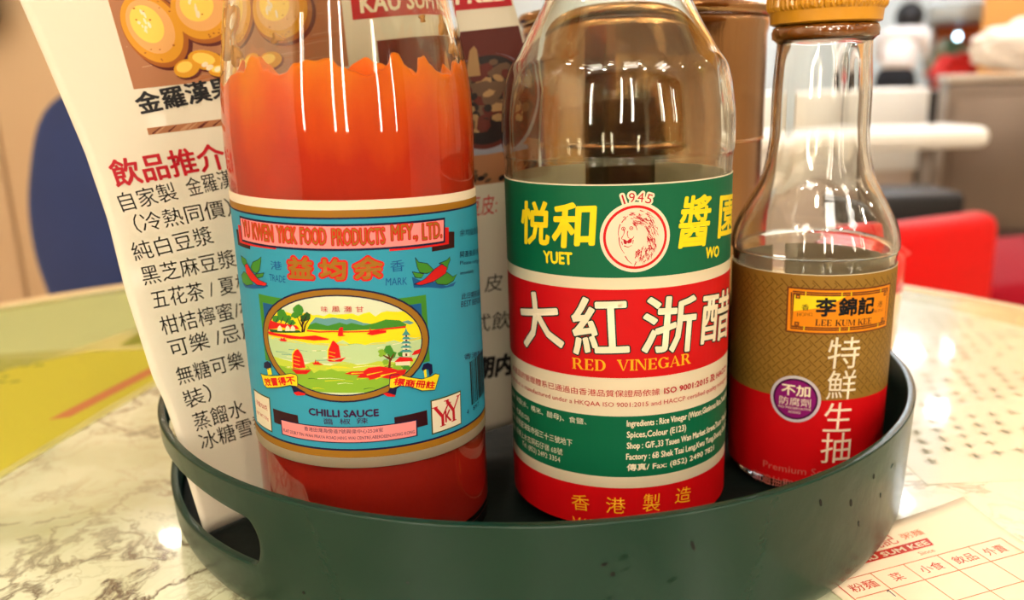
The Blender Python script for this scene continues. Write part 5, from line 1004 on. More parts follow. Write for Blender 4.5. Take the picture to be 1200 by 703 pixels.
 ('certificate_lettering','T','This product is manufactured under a HKQAA ISO 9001:2015 and HACCP certified quality management',-4.9,5.44,9.8,0.19,0,'crimson',3,{}),
 ('ingredient_lettering','T','成份: 米醋(水、糯米、醋母)、食鹽、',-4.75,4.82,3.81,0.23,0,'cream',4,{}),
 ('ingredient_lettering','T','香料、色素(E123)',-4.75,4.4,1.55,0.23,0,'cream',4,{}),
 ('ingredient_lettering','T','地址: 香港荃灣街市街三十三號地下',-4.75,4.07,3.34,0.23,0,'cream',4,{}),
 ('ingredient_lettering','T','廠址: 香港上水古洞石仔嶺 6B號',-4.75,3.69,2.99,0.23,0,'cream',4,{}),
 ('ingredient_lettering','T','Tel: (852) 2492 3354',-3.7,3.38,1.85,0.23,0,'cream',4,{}),
 ('ingredient_lettering','T','Ingredients : Rice Vinegar (Water,Glutinous Rice,Yeast),Salt,',0.28,4.8,4.62,0.26,0,'cream',4,{'bold': 0.006}),
 ('ingredient_lettering','T','Spices,Colour (E123)',0.28,4.44,1.92,0.26,0,'cream',4,{'bold': 0.006}),
 ('ingredient_lettering','T','Shop : G/F.,33 Tsuen Wan Market Street,Tsuen Wan,N.T.',0.28,4.08,4.72,0.26,0,'cream',4,{'bold': 0.006}),
 ('ingredient_lettering','T','Factory : 6B Shek Tsai Leng,Kwu Tung,Sheung Shui,N.T.',0.26,3.72,4.74,0.26,0,'cream',4,{'bold': 0.006}),
 ('ingredient_lettering','T','傳真/ Fax: (852) 2490 7821',0.28,3.38,3.32,0.26,0,'cream',4,{'bold': 0.006}),
 ('origin_lettering','T','香',-1.443,1.933,0.586,0.528,4.4,'amber',4,{}),
 ('origin_lettering','T','港',-0.357,1.984,0.591,0.536,0.1,'amber',4,{}),
 ('origin_lettering','T','製',0.754,2.024,0.552,0.599,-4.2,'amber',4,{}),
 ('origin_lettering','T','造',1.821,2.134,0.594,0.527,-8.2,'amber',4,{}),
 ('origin_lettering','T','MADE IN HONG KONG',-1.45,1.32,3.88,0.38,0,'amber',4,{'ser': 0.13}),
]
SOY_PRINT = [
 ('name_plate','P',[(-0.73,8.31),(3.0,8.26),(2.98,6.77),(-0.73,6.78)],'brown',3),
 ('name_plate','P',[(-0.68,8.26),(2.95,8.21),(2.93,6.82),(-0.68,6.83)],'orange',4),
 ('name_plate','P',[(-0.5,8.05),(1.1,8.05),(0.5,7.7),(-0.3,7.55),(-0.5,7.5)],'yellow',4.5),
 ('name_plate','L',[(-0.55,8.13),(2.82,8.08),(2.8,6.95),(-0.55,6.96),(-0.55,8.13)],0.12,0.12,'brown',5),
 ('name_plate','L',[(-0.55,8.13),(2.82,8.08),(2.8,6.95),(-0.55,6.96),(-0.55,8.13)],0.02,0.02,'orange',6),
 ('name_plate','L',[(-0.45,8.0),(-0.31,8.0)],0.13,0.13,'brown',5),
 ('name_plate','L',[(-0.41,8.0),(-0.35,8.0)],0.05,0.05,'orange',6),
 ('name_plate','L',[(2.59,7.95),(2.73,7.95)],0.13,0.13,'brown',5),
 ('name_plate','L',[(2.63,7.95),(2.69,7.95)],0.05,0.05,'orange',6),
 ('name_plate','L',[(-0.45,7.09),(-0.31,7.09)],0.13,0.13,'brown',5),
 ('name_plate','L',[(-0.41,7.09),(-0.35,7.09)],0.05,0.05,'orange',6),
 ('name_plate','L',[(2.57,7.08),(2.71,7.08)],0.13,0.13,'brown',5),
 ('name_plate','L',[(2.61,7.08),(2.67,7.08)],0.05,0.05,'orange',6),
 ('name_plate','L',[(-0.15,8.191),(-0.15,8.051)],0.03,0.03,'yellow',7),
 ('name_plate','L',[(-0.15,7.032),(-0.15,6.891)],0.03,0.03,'yellow',7),
 ('name_plate','L',[(0.95,8.181),(0.95,8.04)],0.03,0.03,'yellow',7),
 ('name_plate','L',[(0.95,7.021),(0.95,6.88)],0.03,0.03,'yellow',7),
 ('name_plate','L',[(1.25,8.178),(1.25,8.037)],0.03,0.03,'yellow',7),
 ('name_plate','L',[(1.25,7.018),(1.25,6.877)],0.03,0.03,'yellow',7),
 ('name_plate','L',[(2.4,8.166),(2.4,8.026)],0.03,0.03,'yellow',7),
 ('name_plate','L',[(2.4,7.006),(2.4,6.866)],0.03,0.03,'yellow',7),
 ('name_plate','T','李',0.194,7.391,0.598,0.585,1.3,'black',6,{'bold': 0.022}),
 ('name_plate','T','錦',0.881,7.403,0.578,0.575,-0.9,'black',6,{'bold': 0.022}),
 ('name_plate','T','記',1.523,7.404,0.607,0.553,-2.2,'black',6,{'bold': 0.022}),
 ('name_plate','T','香',-0.249,7.555,0.231,0.202,4.0,'black',6,{}),
 ('name_plate','T','HONG',-0.382,7.352,0.485,0.11,4.2,'black',6,{'ser': 0.12}),
 ('name_plate','T','港',2.298,7.55,0.249,0.212,-5.7,'brown',6,{}),
 ('name_plate','T','KONG',2.173,7.386,0.464,0.103,-3.0,'brown',6,{'ser': 0.12}),
 ('name_plate','T','LEE KUM KEE',0.184,7.073,1.914,0.211,-1.3,'black',6,{'ser': 0.2}),
 ('product_lettering','T','特',0.606,5.621,1.076,1.07,-2.0,'cream',7,{}),
 ('product_lettering','T','鮮',0.649,4.537,0.992,1.018,-1.5,'cream',7,{}),
 ('product_lettering','T','生',0.608,3.403,0.965,1.036,-2.3,'cream',7,{}),
 ('product_lettering','T','抽',0.583,2.265,1.04,1.087,-0.5,'cream',7,{}),
 ('product_lettering','T','Premium Soy Sauce',-1.33,1.71,3.33,0.33,0,'rose',5,{}),
 ('product_lettering','T','頭遍抽取原汁釀造',-1.75,1.19,3.05,0.36,0,'rose',5,{}),
 ('round_badge','E',-0.318,4.487,0.82,0.82,0,'silver',8),
 ('round_badge','E',-0.318,4.487,0.722,0.722,0,'purple',9),
 ('round_badge','E',-0.318,4.487,0.656,0.656,0,'magenta',10),
 ('round_badge','T','不加',-0.758,4.607,0.9,0.38,0,'cream',12,{'bold': 0.012}),
 ('round_badge','T','防腐劑',-0.818,4.247,1.0,0.3,0,'cream',12,{}),
 ('round_badge','T','NO PRESERVATIVE',-0.838,4.127,1.04,0.08,0,'cream',12,{}),
 ('round_badge','T','ADDED',-0.518,3.987,0.4,0.08,0,'cream',12,{}),
]
MENU_PRINT = [
 ('lettering','T','金羅漢果',1.9,13.687,2.512,0.68,5.9,'ink',2,{'bold': 0.02}),
 ('lettering','T','飲品推介',0.75,11.519,2.999,0.86,1.9,'crimson',2,{'bold': 0.02}),
 ('lettering','T','自家製',0.721,10.72,1.535,0.62,4.3,'ink',2,{}),
 ('lettering','T','金羅漢果',2.548,10.863,1.721,0.62,4.6,'ink',2,{}),
 ('lettering','T','（冷熱同價）',0.891,9.984,2.703,0.62,0.7,'ink',2,{}),
 ('lettering','T','純白豆漿',0.632,9.112,2.27,0.62,2.9,'ink',2,{}),
 ('lettering','T','黑芝麻豆漿',0.655,8.313,2.715,0.62,-0.0,'ink',2,{}),
 ('lettering','T','五花茶 / 夏枯草',0.706,7.5,3.478,0.62,-1.4,'ink',2,{}),
 ('lettering','T','柑桔檸蜜/柑桔',0.722,6.617,3.458,0.62,-0.9,'ink',2,{}),
 ('lettering','T','可樂 /忌廉',0.755,5.838,2.833,0.62,-0.2,'ink',2,{}),
 ('lettering','T','無糖可樂（罐',0.722,4.913,3.2,0.62,-0.7,'ink',2,{}),
 ('lettering','T','裝）',0.719,4.088,0.874,0.62,2.5,'ink',2,{}),
 ('lettering','T','蒸餾水',0.776,3.297,1.716,0.62,-0.5,'ink',2,{}),
 ('lettering','T','冰糖雪梨',0.773,2.611,2.418,0.62,-0.8,'ink',2,{}),
 ('lettering','T','豆皮:',10.534,8.624,0.926,0.75,-0.8,'crimson',2,{}),
 ('lettering','T','雲吞、皮',9.108,5.783,2.611,0.68,-3.8,'ink',2,{}),
 ('lettering','T','各款中式飲',8.423,4.3,3.638,0.72,-4.1,'ink',2,{}),
 ('lettering','T','優惠期内',9.25,2.415,2.937,0.85,-5.5,'ink',2,{'bold': 0.04}),
]
CARDPAR = (-0.25493, 0.12659, 0.10585, 0.01493, 0.86002, 0.29798, 7.23337, -0.01144, 0.14092)
CARDP0 = (-10.2707, 25.2192, 1.05)

# ---------------------------------------------------------------- bottles
def clear_glass(name, tint, rough=0.0):
    m = mat(name, tint, rough=rough, trans=1.0, ior=1.5); m.node_tree.nodes['Principled BSDF'].inputs['Roughness'].default_value = rough; return m
glass_a = clear_glass('bottle_glass', (250, 252, 246)); 
def bottle_glass(parent, outer, wall, ztop, base_t, m, rmod=None, n=128, lab=None):
    """closed shell: outer skin, mouth, inner skin"""
    zb = base_t
    inner = [(r - wall, z) for r, z in outer if z > zb + .35 and r - wall > 0.05]
    r0 = inner[0][0]
    inn = [(0, zb)] + [(r0 * k, zb + .35 * (1 - (1 - k ** 4) ** .5)) for k in (.4, .7, .88, .97)] + inner
    prof = outer + [(outer[-1][0] - wall * .5, outer[-1][1] + .05)] + inn[::-1]
    o = link('glass', lathe(prof, n, rmod=rmod), m, parent, True)
    if lab: o['label'] = lab
    return o
def rad_at(prof, z):
    zs = [p[1] for p in prof]; rs = [p[0] for p in prof]
    i0 = max(i for i in range(len(zs)) if zs[i] == min(zs)); return float(np.interp(z, zs[i0:], rs[i0:]))
def band_strip(P, g, c, l, zlo, zhi, tilt=0.0, R=3.6, a0=-180, a1=180):
    n = 90
    for i in range(n):
        s0, s1 = (math.radians(a0 + (a1 - a0) * k / n) * R for k in (i, i + 1))
        P.tri(g, c, l, [(s0, zlo - tilt * s0), (s1, zlo - tilt * s1), (s1, zhi - tilt * s1), (s0, zhi - tilt * s0)], [(0, 1, 2), (0, 2, 3)])
def label_shell(parent, ang0, R, zlo, zhi, a0, a1, m, tilt=0.0, z0=1.0, Rz=None, name='label', lab=None, th=.012, jag=0.0):
    """paper wrapped round the bottle, real thickness; a0..a1 degrees from the side that faces the room"""
    V, F = [], []; n = 120; rows = 7; rnd = random.Random(1)
    for side in (0, 1):
        for i in range(n + 1):
            d = math.radians(a0 + (a1 - a0) * i / n); s = d * R; a = ang0 + d
            for k in range(rows):
                z = zlo + (zhi - zlo) * k / (rows - 1) - tilt * s - z0; r = (Rz(z + z0) if Rz else R) + (th if side else 0.0) - .002
                V.append((r * math.cos(a), r * math.sin(a), z))
    o = (n + 1) * rows
    for i in range(n):
        for k in range(rows - 1):
            p = i * rows + k; F.append((p, p + 1, p + rows + 1, p + rows)); F.append((o + p, o + p + rows, o + p + rows + 1, o + p + 1))
        for k in (0, rows - 1):
            p = i * rows + k; q = (p, p + rows, o + p + rows, o + p); F.append(q if k == 0 else q[::-1])
    for i in (0, n):
        for k in range(rows - 1): p = i * rows + k; q = (p, o + p, o + p + 1, p + 1); F.append(q if i == 0 else q[::-1])
    ob = link(name, mesh(V, F), m, parent, True)
    if lab: ob['label'] = lab
    return ob
paper = translucent(mat('label_paper', (240, 228, 200), rough=0.4, coat=0.0, spec=.35), 0.5)

# -- chilli sauce
bx, by = -4.59, 25.70; ang = math.atan2(-by, -bx)
chi = thing('sauce_bottle', 'clear glass bottle of orange-red chilli sauce with a sky-blue scenic label', 'bottle', (bx, by, 1.0))
body = smooth_prof([(0, .35), (2.4, .2), (3.0, 0), (3.35, .08), (3.52, .35), (3.585, .9), (3.585, 4), (3.585, 8), (3.59, 11.3), (3.62, 12.6), (3.57, 13.8), (3.46, 14.7), (3.19, 16.4), (2.8, 17.8), (2.25, 19.2), (1.75, 20.6), (1.45, 22), (1.36, 24), (1.36, 25.4)])
def rm1(a, z): return 1 + (0.0022 * math.sin(3 * a + z) + 0.0015 * math.sin(7 * a)) * (1 if z > 11.5 else 0)
bottle_glass(chi, body, .24, 25.4, .5, glass_a, rmod=rm1)
# sauce: body plus the film it leaves up the wall
jag_pts = [(-1.9, 15.9), (-1.5, 15.3), (-1.2, 15.2), (-1.06, 15.44), (-.9, 15.5), (-.82, 15.86), (-.73, 15.84), (-.67, 15.48), (-.56, 15.40), (-.47, 15.40), (-.40, 15.62), (-.28, 15.70), (-.11, 15.68), (-.04, 15.54), (.05, 15.36), (.19, 15.3), (.27, 15.42), (.33, 15.56), (.37, 15.78), (.43, 15.80), (.48, 15.5), (.54, 15.22), (.58, 15.3), (.61, 15.74), (.67, 15.76), (.72, 15.5), (.80, 15.36), (.87, 15.25), (.96, 15.27), (1.1, 15.6), (1.35, 15.68), (1.6, 15.2), (1.9, 15.6)]
def jag(a):
    if -1.9 <= a <= 1.9: 
        A = [p[0] for p in jag_pts]; i = max(i for i in range(len(A) - 1) if A[i] <= a); t = (a - A[i]) / (A[i + 1] - A[i]); t = t * t * (3 - 2 * t); z = jag_pts[i][1] * (1 - t) + jag_pts[i + 1][1] * t
    else: z = 15.5 + .35 * math.sin(5 * a) + .15 * math.sin(11 * a)
    return z + .06 * noise.noise(Vector((a * 9, 3, 0))) + .03 * math.sin(37 * a)
def sauce_mat():
    m = bpy.data.materials.new('chilli_sauce'); m.use_nodes = True; nt = m.node_tree; b = nt.nodes['Principled BSDF']; N = nt.nodes.new; Lk = nt.links.new
    tc = N('ShaderNodeTexCoord'); sep = N('ShaderNodeSeparateXYZ'); Lk(tc.outputs['Object'], sep.inputs[0])
    mp = N('ShaderNodeMapping'); mp.inputs['Scale'].default_value = (45, 45, 14); Lk(tc.outputs['Object'], mp.inputs[0])
    n = N('ShaderNodeTexNoise'); n.inputs['Scale'].default_value = 1.6; n.inputs['Detail'].default_value = 6; Lk(mp.outputs[0], n.inputs['Vector'])
    sc = N('ShaderNodeMath'); sc.operation = 'MULTIPLY_ADD'; sc.inputs[1].default_value = 0.034; Lk(n.outputs['Fac'], sc.inputs[0]); Lk(sep.outputs['Z'], sc.inputs[2])
    r = N('ShaderNodeMapRange'); r.inputs['From Min'].default_value = 0.02; r.inputs['From Max'].default_value = 0.168; Lk(sc.outputs[0], r.inputs['Value'])
    cr = N('ShaderNodeValToRGB'); e = cr.color_ramp.elements
    e[0].position = 0; e[0].color = lin((150, 24, 8)); e[1].position = 1; e[1].color = lin((255, 142, 12))
    for p_, c_ in ((.62, (184, 30, 4)), (.80, (212, 44, 3)), (.88, (240, 82, 3)), (.94, (250, 112, 6))): x = cr.color_ramp.elements.new(p_); x.color = lin(c_)
    Lk(r.outputs['Result'], cr.inputs['Fac']); Lk(cr.outputs['Color'], b.inputs['Base Color'])
    b.inputs['Roughness'].default_value = 0.5; b.inputs['Specular IOR Level'].default_value = 0.2
    n2 = N('ShaderNodeTexNoise'); n2.inputs['Scale'].default_value = 420; Lk(tc.outputs['Object'], n2.inputs['Vector'])
    bp = N('ShaderNodeBump'); bp.inputs['Strength'].default_value = 0.25; bp.inputs['Distance'].default_value = 0.0006; Lk(n2.outputs['Fac'], bp.inputs['Height']); Lk(bp.outputs['Normal'], b.inputs['Normal'])
    return m
def sauce_mesh(n=360, zfill=13.2):
    V, F, rings = [], [], []
    def ring(fr, fz):
        r = []
        for i in range(n):
            d = 2 * math.pi * i / n; rel = (d - ang + math.pi) % (2 * math.pi) - math.pi; z = fz(rel); rr = fr(z, rel); r.append(len(V)); V.append((rr * math.cos(d), rr * math.sin(d), z))
        rings.append(r)
    RI = lambda z: rad_at(body, z) - .24
    ring(lambda z, a: 2.6, lambda a: .56); ring(lambda z, a: 3.2, lambda a: .7)
    for z in (1.0, 3, 6, 9, 11.3, 12.2, 13.0): ring(lambda z, a: RI(z) + .02, lambda a, z=z: z)
    for k in (.15, .3, .45, .6, .75, .88, .96): ring(lambda z, a: RI(z) + .02, lambda a, k=k: 13.0 + (jag(a) - 1.0 - 13.0) * k)
    ring(lambda z, a: RI(z) - .02, lambda a: jag(a) - 1.0); ring(lambda z, a: RI(z) - .05, lambda a: jag(a) - 1.03)
    for k in (.7, .4): ring(lambda z, a: RI(z) - .07, lambda a, k=k: zfill + (jag(a) - 1.0 - zfill) * k)
    ring(lambda z, a: RI(z) - .1, lambda a: zfill); ring(lambda z, a: 1.5, lambda a: zfill - .02)
    for A, B in zip(rings[:-1], rings[1:]):
        for i in range(n): j = (i + 1) % n; F.append((A[i], A[j], B[j], B[i]))
    c = len(V); V.append((0, 0, .56)); c2 = len(V); V.append((0, 0, zfill))
    for i in range(n): j = (i + 1) % n; F.append((c, rings[0][j], rings[0][i])); F.append((c2, rings[-1][i], rings[-1][j]))
    return mesh(V, F)
sm_ = sauce_mat(); so = link('sauce', sauce_mesh(), sm_, chi, True); so['label'] = 'orange-red sauce with a ragged film up the glass'
# smears of sauce left higher up the inside
for seed, (a0, z0_, w, h) in enumerate([(-1.18, 16.6, .30, 1.5), (-1.02, 15.9, .12, .5), (-.55, 16.25, .10, .22), (.98, 16.5, .10, .45), (1.12, 15.95, .12, .4), (-1.28, 15.2, .18, .6), (.72, 16.7, .05, .2)]):
    bm = bmesh.new(); rnd = random.Random(seed); n = 28; c = None; front, back = [], []
    for lay_, off in ((front, .015), (back, -.05)):
        for i in range(n):
            t = 2 * math.pi * i / n; k = 1 + .28 * math.sin(3 * t + seed) + .18 * math.sin(5 * t + 2 * seed); a = ang + a0 + w * .5 * k * math.cos(t) * (1 - .35 * math.sin(t)); z = z0_ - 1 + h * .5 * k * math.sin(t)
            r = rad_at(body, z) - .24 + off; lay_.append(bm.verts.new((r * math.cos(a), r * math.sin(a), z)))
    rc = rad_at(body, z0_ - 1) - .24; cf = bm.verts.new(((rc + .02) * math.cos(ang + a0), (rc + .02) * math.sin(ang + a0), z0_ - 1)); cb = bm.verts.new(((rc - .07) * math.cos(ang + a0), (rc - .07) * math.sin(ang + a0), z0_ - 1))
    for i in range(n):
        j = (i + 1) % n; bm.faces.new((cf, front[i], front[j])); bm.faces.new((cb, back[j], back[i])); bm.faces.new((front[i], back[i], back[j], front[j]))
    bmesh.ops.recalc_face_normals(bm, faces=bm.faces)
    link('sauce_smear', bm_mesh(bm), mat('sauce_smear', (214, 150, 72), rough=0.35), chi, True)
lb = label_shell(chi, ang, 3.6, 4.64, 12.15, -180, 165, paper, tilt=.03)
P = Printer(cyl_map(ang, 3.6))
for c, l, z0_, z1_ in (('gold', .4, 11.70, 11.90), ('navy', .6, 11.66, 11.71), ('labelblue', .5, 5.22, 11.68), ('navy', .6, 5.16, 5.22), ('gold', .4, 4.95, 5.18)):
    band_strip(P, 'printed_bands', c, l, z0_, z1_, .03, a0=-178, a1=163)
P.load(CHILLI_PRINT); P.build(lb, {'scenic_picture': 'oval picture of red junks on a green lake', 'chilli_picture': 'red and green chilli peppers', 'name_banner': 'pink banner with gold and red letters'})
cap = link('screw_cap', lathe(smooth_prof([(0, 26.2), (1.45, 26.2), (1.6, 26.05), (1.62, 25), (1.62, 24.4)], 3) + [(1.45, 24.4), (1.45, 26.0), (0, 26.0)], 64), mat('red_cap', (190, 24, 20), rough=0.35), chi, True)

# -- red vinegar
bx, by = 3.5, 27.54; ang = math.atan2(-by, -bx)
vin = thing('vinegar_bottle', 'clear glass bottle with a green, white and red lettered label and lion emblem', 'bottle', (bx, by, 1.0))
body = smooth_prof([(0, .4), (2.2, .25), (2.7, 0), (3.15, .1), (3.45, .45), (3.57, 1.0), (3.585, 2), (3.585, 5), (3.585, 10.9), (3.65, 11.9), (3.66, 12.5), (3.62, 13.24), (3.42, 14.26), (3.07, 14.85), (2.52, 15.78), (2.2, 16.4), (1.9, 17.2), (1.6, 18.4), (1.42, 19.8), (1.36, 22), (1.36, 24)])
glass_b = clear_glass('vinegar_glass', (250, 250, 240))
bottle_glass(vin, body, .22, 24, .6, glass_b, rmod=lambda a, z: 1 + (0.0018 * math.sin(2 * a + .8 * z) + .001 * math.sin(9 * a + 2 * z)) * (1 if z > 11.3 else 0))
RI = lambda z: rad_at(body, z) - .22 + .02
link('vinegar', lathe([(0, .6), (2.6, .7), (3.3, .95)] + [(RI(z), z) for z in (1.3, 4, 7, 9.5)] + [(0, 9.5)], 96), mat('vinegar_liquid', (92, 14, 8), rough=0.05, trans=0.6, ior=1.34), vin, True)
lb = label_shell(vin, ang, 3.6, 1.5, 12.13, -161, 157, paper, z0=1.0)
P = Printer(cyl_map(ang, 3.6))
for c, l, z0_, z1_ in (('labelgreen', .5, 9.44, 12.09), ('labelred', .5, 6.39, 9.09), ('labelgreen', .5, 3.20, 5.18), ('labelred', .5, 1.5, 2.83)):
    band_strip(P, 'printed_bands', c, l, z0_, z1_, 0, a0=-160.5, a1=156.5)
P.load(VINEGAR_PRINT); P.build(lb, {'lion_emblem': 'round cream emblem with a red lion head'})
link('screw_cap', lathe(smooth_prof([(0, 24.9), (1.4, 24.9), (1.58, 24.75), (1.6, 24), (1.6, 23.0)], 3) + [(1.42, 23.0), (1.42, 24.7), (0, 24.7)], 64), mat('yellow_cap', (226, 176, 30), rough=0.35), vin, True)

# -- soy sauce
bx, by = 10.51, 29.08; ang = math.atan2(-by, -bx)
soy = thing('soy_sauce_bottle', 'clear glass bottle with a gold ribbed cap and a brown and red label', 'bottle', (bx, by, 1.0))
body = smooth_prof([(0, .35), (1.7, .2), (2.1, 0), (2.42, .1), (2.56, .4), (2.61, .9), (2.635, 3.0), (2.68, 7.6), (2.775, 8.3), (2.64, 8.99), (2.28, 9.72), (1.83, 10.64), (1.61, 11.86), (1.58, 13.39), (1.50, 14.75), (1.49, 14.95), (1.6, 15.08), (1.64, 15.25), (1.6, 15.42), (1.42, 15.5), (1.38, 17.0)])
def facet(a, z):
    k = max(0, min(1, (z - 10.2) / 1.2)) * max(0, min(1, (14.9 - z) / .5)); return 1 + .018 * k * math.cos(8 * a + .4)
bottle_glass(soy, body, .2, 17.0, .5, clear_glass('soy_glass', (250, 250, 246)), rmod=facet)
RI = lambda z: rad_at(body, z) - .2 + .02
link('soy_sauce', lathe([(0, .5), (2.0, .6), (2.35, .9)] + [(RI(z), z) for z in (1.3, 3, 4.6)] + [(0, 4.6)], 96), mat('soy_liquid', (34, 12, 6), rough=0.05), soy, True)
Rs = lambda z: float(np.interp(z, [1.5, 4.0, 8.8], [2.63, 2.66, 2.71]))
lb = label_shell(soy, ang, 2.70, 1.45, 8.74, -146, 203, paper, Rz=Rs)
P = Printer(cyl_map(ang, 2.70, Rz=Rs))
band_strip(P, 'printed_bands', 'tan', .5, 4.50, 8.72, 0, R=2.7, a0=-145, a1=202); band_strip(P, 'printed_bands', 'labelred', .5, 1.45, 4.50, 0, R=2.7, a0=-145, a1=202)
c = .118; k = math.sqrt(.5)
for i in range(-60, 61):
    for j in range(-60, 61):
        x, y = 2 * i * c, 2 * j * c; horiz = (i + j) % 2 == 0; L = 1.5 * c
        pts = [(x - L, y), (x + L, y)] if horiz else [(x, y - L), (x, y + L)]
        if (i * 3 + j) % 4 == 0: pts = pts + ([(x + L, y + c * 1.1)] if horiz else [(x + c * 1.1, y + L)])
        q = [((u - v) * k, (u + v) * k + 6.6) for u, v in pts]
        if all(-4.8 < u < 4.8 and 4.54 < v < 8.66 for u, v in q): P.line('fret_pattern', 'tanline', 1.2, q, .028, .028)
P.load(SOY_PRINT); P.build(lb, {'name_plate': 'orange plate with black characters', 'round_badge': 'magenta badge with a silver ring'})
amber = mat('dried_sauce', (120, 66, 14), rough=0.15, coat=1, trans=.3)
link('pouring_ring', lathe([(1.52, 15.02), (1.66, 15.1), (1.68, 15.3), (1.62, 15.45), (1.45, 15.5), (1.45, 15.02)], 64, closed=True, rmod=lambda a, z: 1 + .01 * math.sin(6 * a) + .008 * math.sin(13 * a + z)), amber, soy, True)
capm = mat('gold_cap', (186, 128, 20), rough=0.35, coat=0.3)
def capr(a, z): return 1 + (.013 * (1 if math.sin(64 * a) > 0 else -1) if z > 15.95 and z < 18.4 else 0)
link('ribbed_cap', lathe([(0, 18.7), (1.7, 18.7), (1.83, 18.55), (1.85, 18.3), (1.85, 16.05), (1.82, 15.98), (1.76, 15.9), (1.73, 15.55), (1.6, 15.5), (1.55, 15.6), (1.55, 18.4), (0, 18.4)], 256, rmod=capr), capm, soy, False)

# ---------------------------------------------------------------- steel canister, shaker
can = thing('cutlery_canister', 'tall brushed brassy-tinted steel canister standing behind the vinegar bottle', 'canister', (5.75, 36.6, 1.0))
brass = mat('brushed_metal', (170, 130, 90), rough=0.2, metal=1.0)  # steel; warm reflections of the room put into its base colour
nt = brass.node_tree; tcn = nt.nodes.new('ShaderNodeTexCoord'); mpn = nt.nodes.new('ShaderNodeMapping'); mpn.inputs['Scale'].default_value = (160, 160, 3)
nn = nt.nodes.new('ShaderNodeTexNoise'); nn.inputs['Scale'].default_value = 1; nn.inputs['Detail'].default_value = 3
bpn = nt.nodes.new('ShaderNodeBump'); bpn.inputs['Strength'].default_value = .35; bpn.inputs['Distance'].default_value = .001
nt.links.new(tcn.outputs['Object'], mpn.inputs[0]); nt.links.new(mpn.outputs[0], nn.inputs['Vector']); nt.links.new(nn.outputs['Fac'], bpn.inputs['Height']); nt.links.new(bpn.outputs['Normal'], nt.nodes['Principled BSDF'].inputs['Normal'])
link('body', lathe([(0, 0), (4.6, 0), (4.8, .15), (4.85, .6), (4.85, 11.5), (4.9, 11.65), (4.9, 15.6), (4.98, 15.9), (4.98, 16.2), (4.75, 16.2), (4.72, 15.8), (4.7, .4), (0, .3)], 128), brass, can, True)
link('rolled_rim', lathe([(4.9 + .24 * math.cos(t), 16.45 + .24 * math.sin(t)) for t in np.linspace(0, 2 * math.pi, 13)[:-1]], 128, closed=True), brass, can, True)
for hy in (11.55,): link('bead', lathe([(4.86 + .07 * math.cos(t), hy + .07 * math.sin(t)) for t in np.linspace(0, 2 * math.pi, 9)[:-1]], 96, closed=True), brass, can, True)

shk = thing('condiment_shaker', 'peach-coloured shaker with a red spout cap, mostly hidden behind the soy bottle', 'shaker', (17.75, 43.2, 0.0))
link('body', lathe(smooth_prof([(0, 0), (2.0, 0), (2.2, .2), (2.25, 2), (2.35, 3.9), (2.3, 4.4)], 4) + [(2.1, 4.4), (2.0, .4), (0, .3)], 64), mat('peach_plastic', (236, 196, 160), rough=0.35, coat=.3), shk, True)
link('cap', lathe([(0, 6.3), (1.9, 6.2), (2.3, 5.95), (2.42, 5.7), (2.42, 4.2), (2.3, 4.2), (2.3, 5.4), (0, 5.9)], 64), mat('red_plastic', (226, 12, 14), rough=0.35, coat=.3), shk, True)
bm = bmesh.new(); tube(bm, [(1.2, 0, 5.8), (2.3, .1, 5.9), (3.0, .15, 5.8)], [.6, .42, .05], 14); link('spout', bm_mesh(bm), MATS['red_plastic'], shk, True)

# ---------------------------------------------------------------- menu card, a bent sheet standing in the tray
GX0, GY0, GX1, GY1, PS0, PS1, KK, TA0, TA1 = CARDPAR
_us = np.linspace(-1.0, 17, 181); _w = np.clip(_us / 13, 0, 1.3)[:, None]
_psi = PS1 + (PS0 - PS1) * np.exp(-(_us / KK) ** 2)
_g = np.array([GX0, GY0, 1.0]) * (1 - _w) + np.array([GX1, GY1, 1.0]) * _w; _g /= np.linalg.norm(_g, axis=1)[:, None]
_h = np.stack([np.cos(_psi), np.sin(_psi), TA0 + (TA1 - TA0) * _w[:, 0]], -1); _h /= np.linalg.norm(_h, axis=1)[:, None]
_C = np.concatenate([[np.zeros(3)], np.cumsum((_h[1:] + _h[:-1]) / 2 * .1, 0)]); _C += np.array(CARDP0) - _C[10]
def card_map(u, v, off):
    x = (u + 1.0) / .1; i = int(max(0, min(179, math.floor(x)))); t = x - i
    c = _C[i] * (1 - t) + _C[i + 1] * t; g = _g[i] * (1 - t) + _g[i + 1] * t; h = _h[i]
    nrm = np.cross(h, g); nrm /= np.linalg.norm(nrm)
    if nrm[1] > 0: nrm = -nrm
    return tuple(c + g * v + nrm * off)
def card_right(v): return float(np.interp(v, [0, 13, 16.5, 20], [12.5, 12.5, 11.65, 11.3]))
card = thing('menu_card', 'tall bent paper menu card with printed dishes, standing behind the bottles', 'menu', (0, 0, 0))
V, F = [], []; vs_ = np.linspace(0, 20.0, 61); nu = 50
for v in vs_:
    e0 = float(np.interp(v, [0, 2, 3.4, 4.6, 5.4, 8.2, 10.5, 12.7, 15.1, 17.4, 20], [0, .06, .17, .15, .06, .115, .285, .286, .142, 0, -.2]))
    e1 = card_right(v)
    for i in range(nu + 1): V.append(card_map(e0 + (e1 - e0) * i / nu, v, 0))
for j in range(60):
    for i in range(nu): a = j * (nu + 1) + i; F.append((a, a + 1, a + nu + 2, a + nu + 1))
co = link('sheet', mesh(V, F), mat('menu_paper', (194, 185, 164), rough=0.5, coat=.15), card, True)
sdm = co.modifiers.new('thick', 'SOLIDIFY'); sdm.thickness = .0003; sdm.offset = 0
P = Printer(card_map, step=.2, layer=.0045, base=.022)
g = 'fruit_photo'
def rect(g, c, l, u0, u1, v0, v1): P.poly(g, c, l, [(u0, v0), (u1, v0), (u1, v1), (u0, v1)])
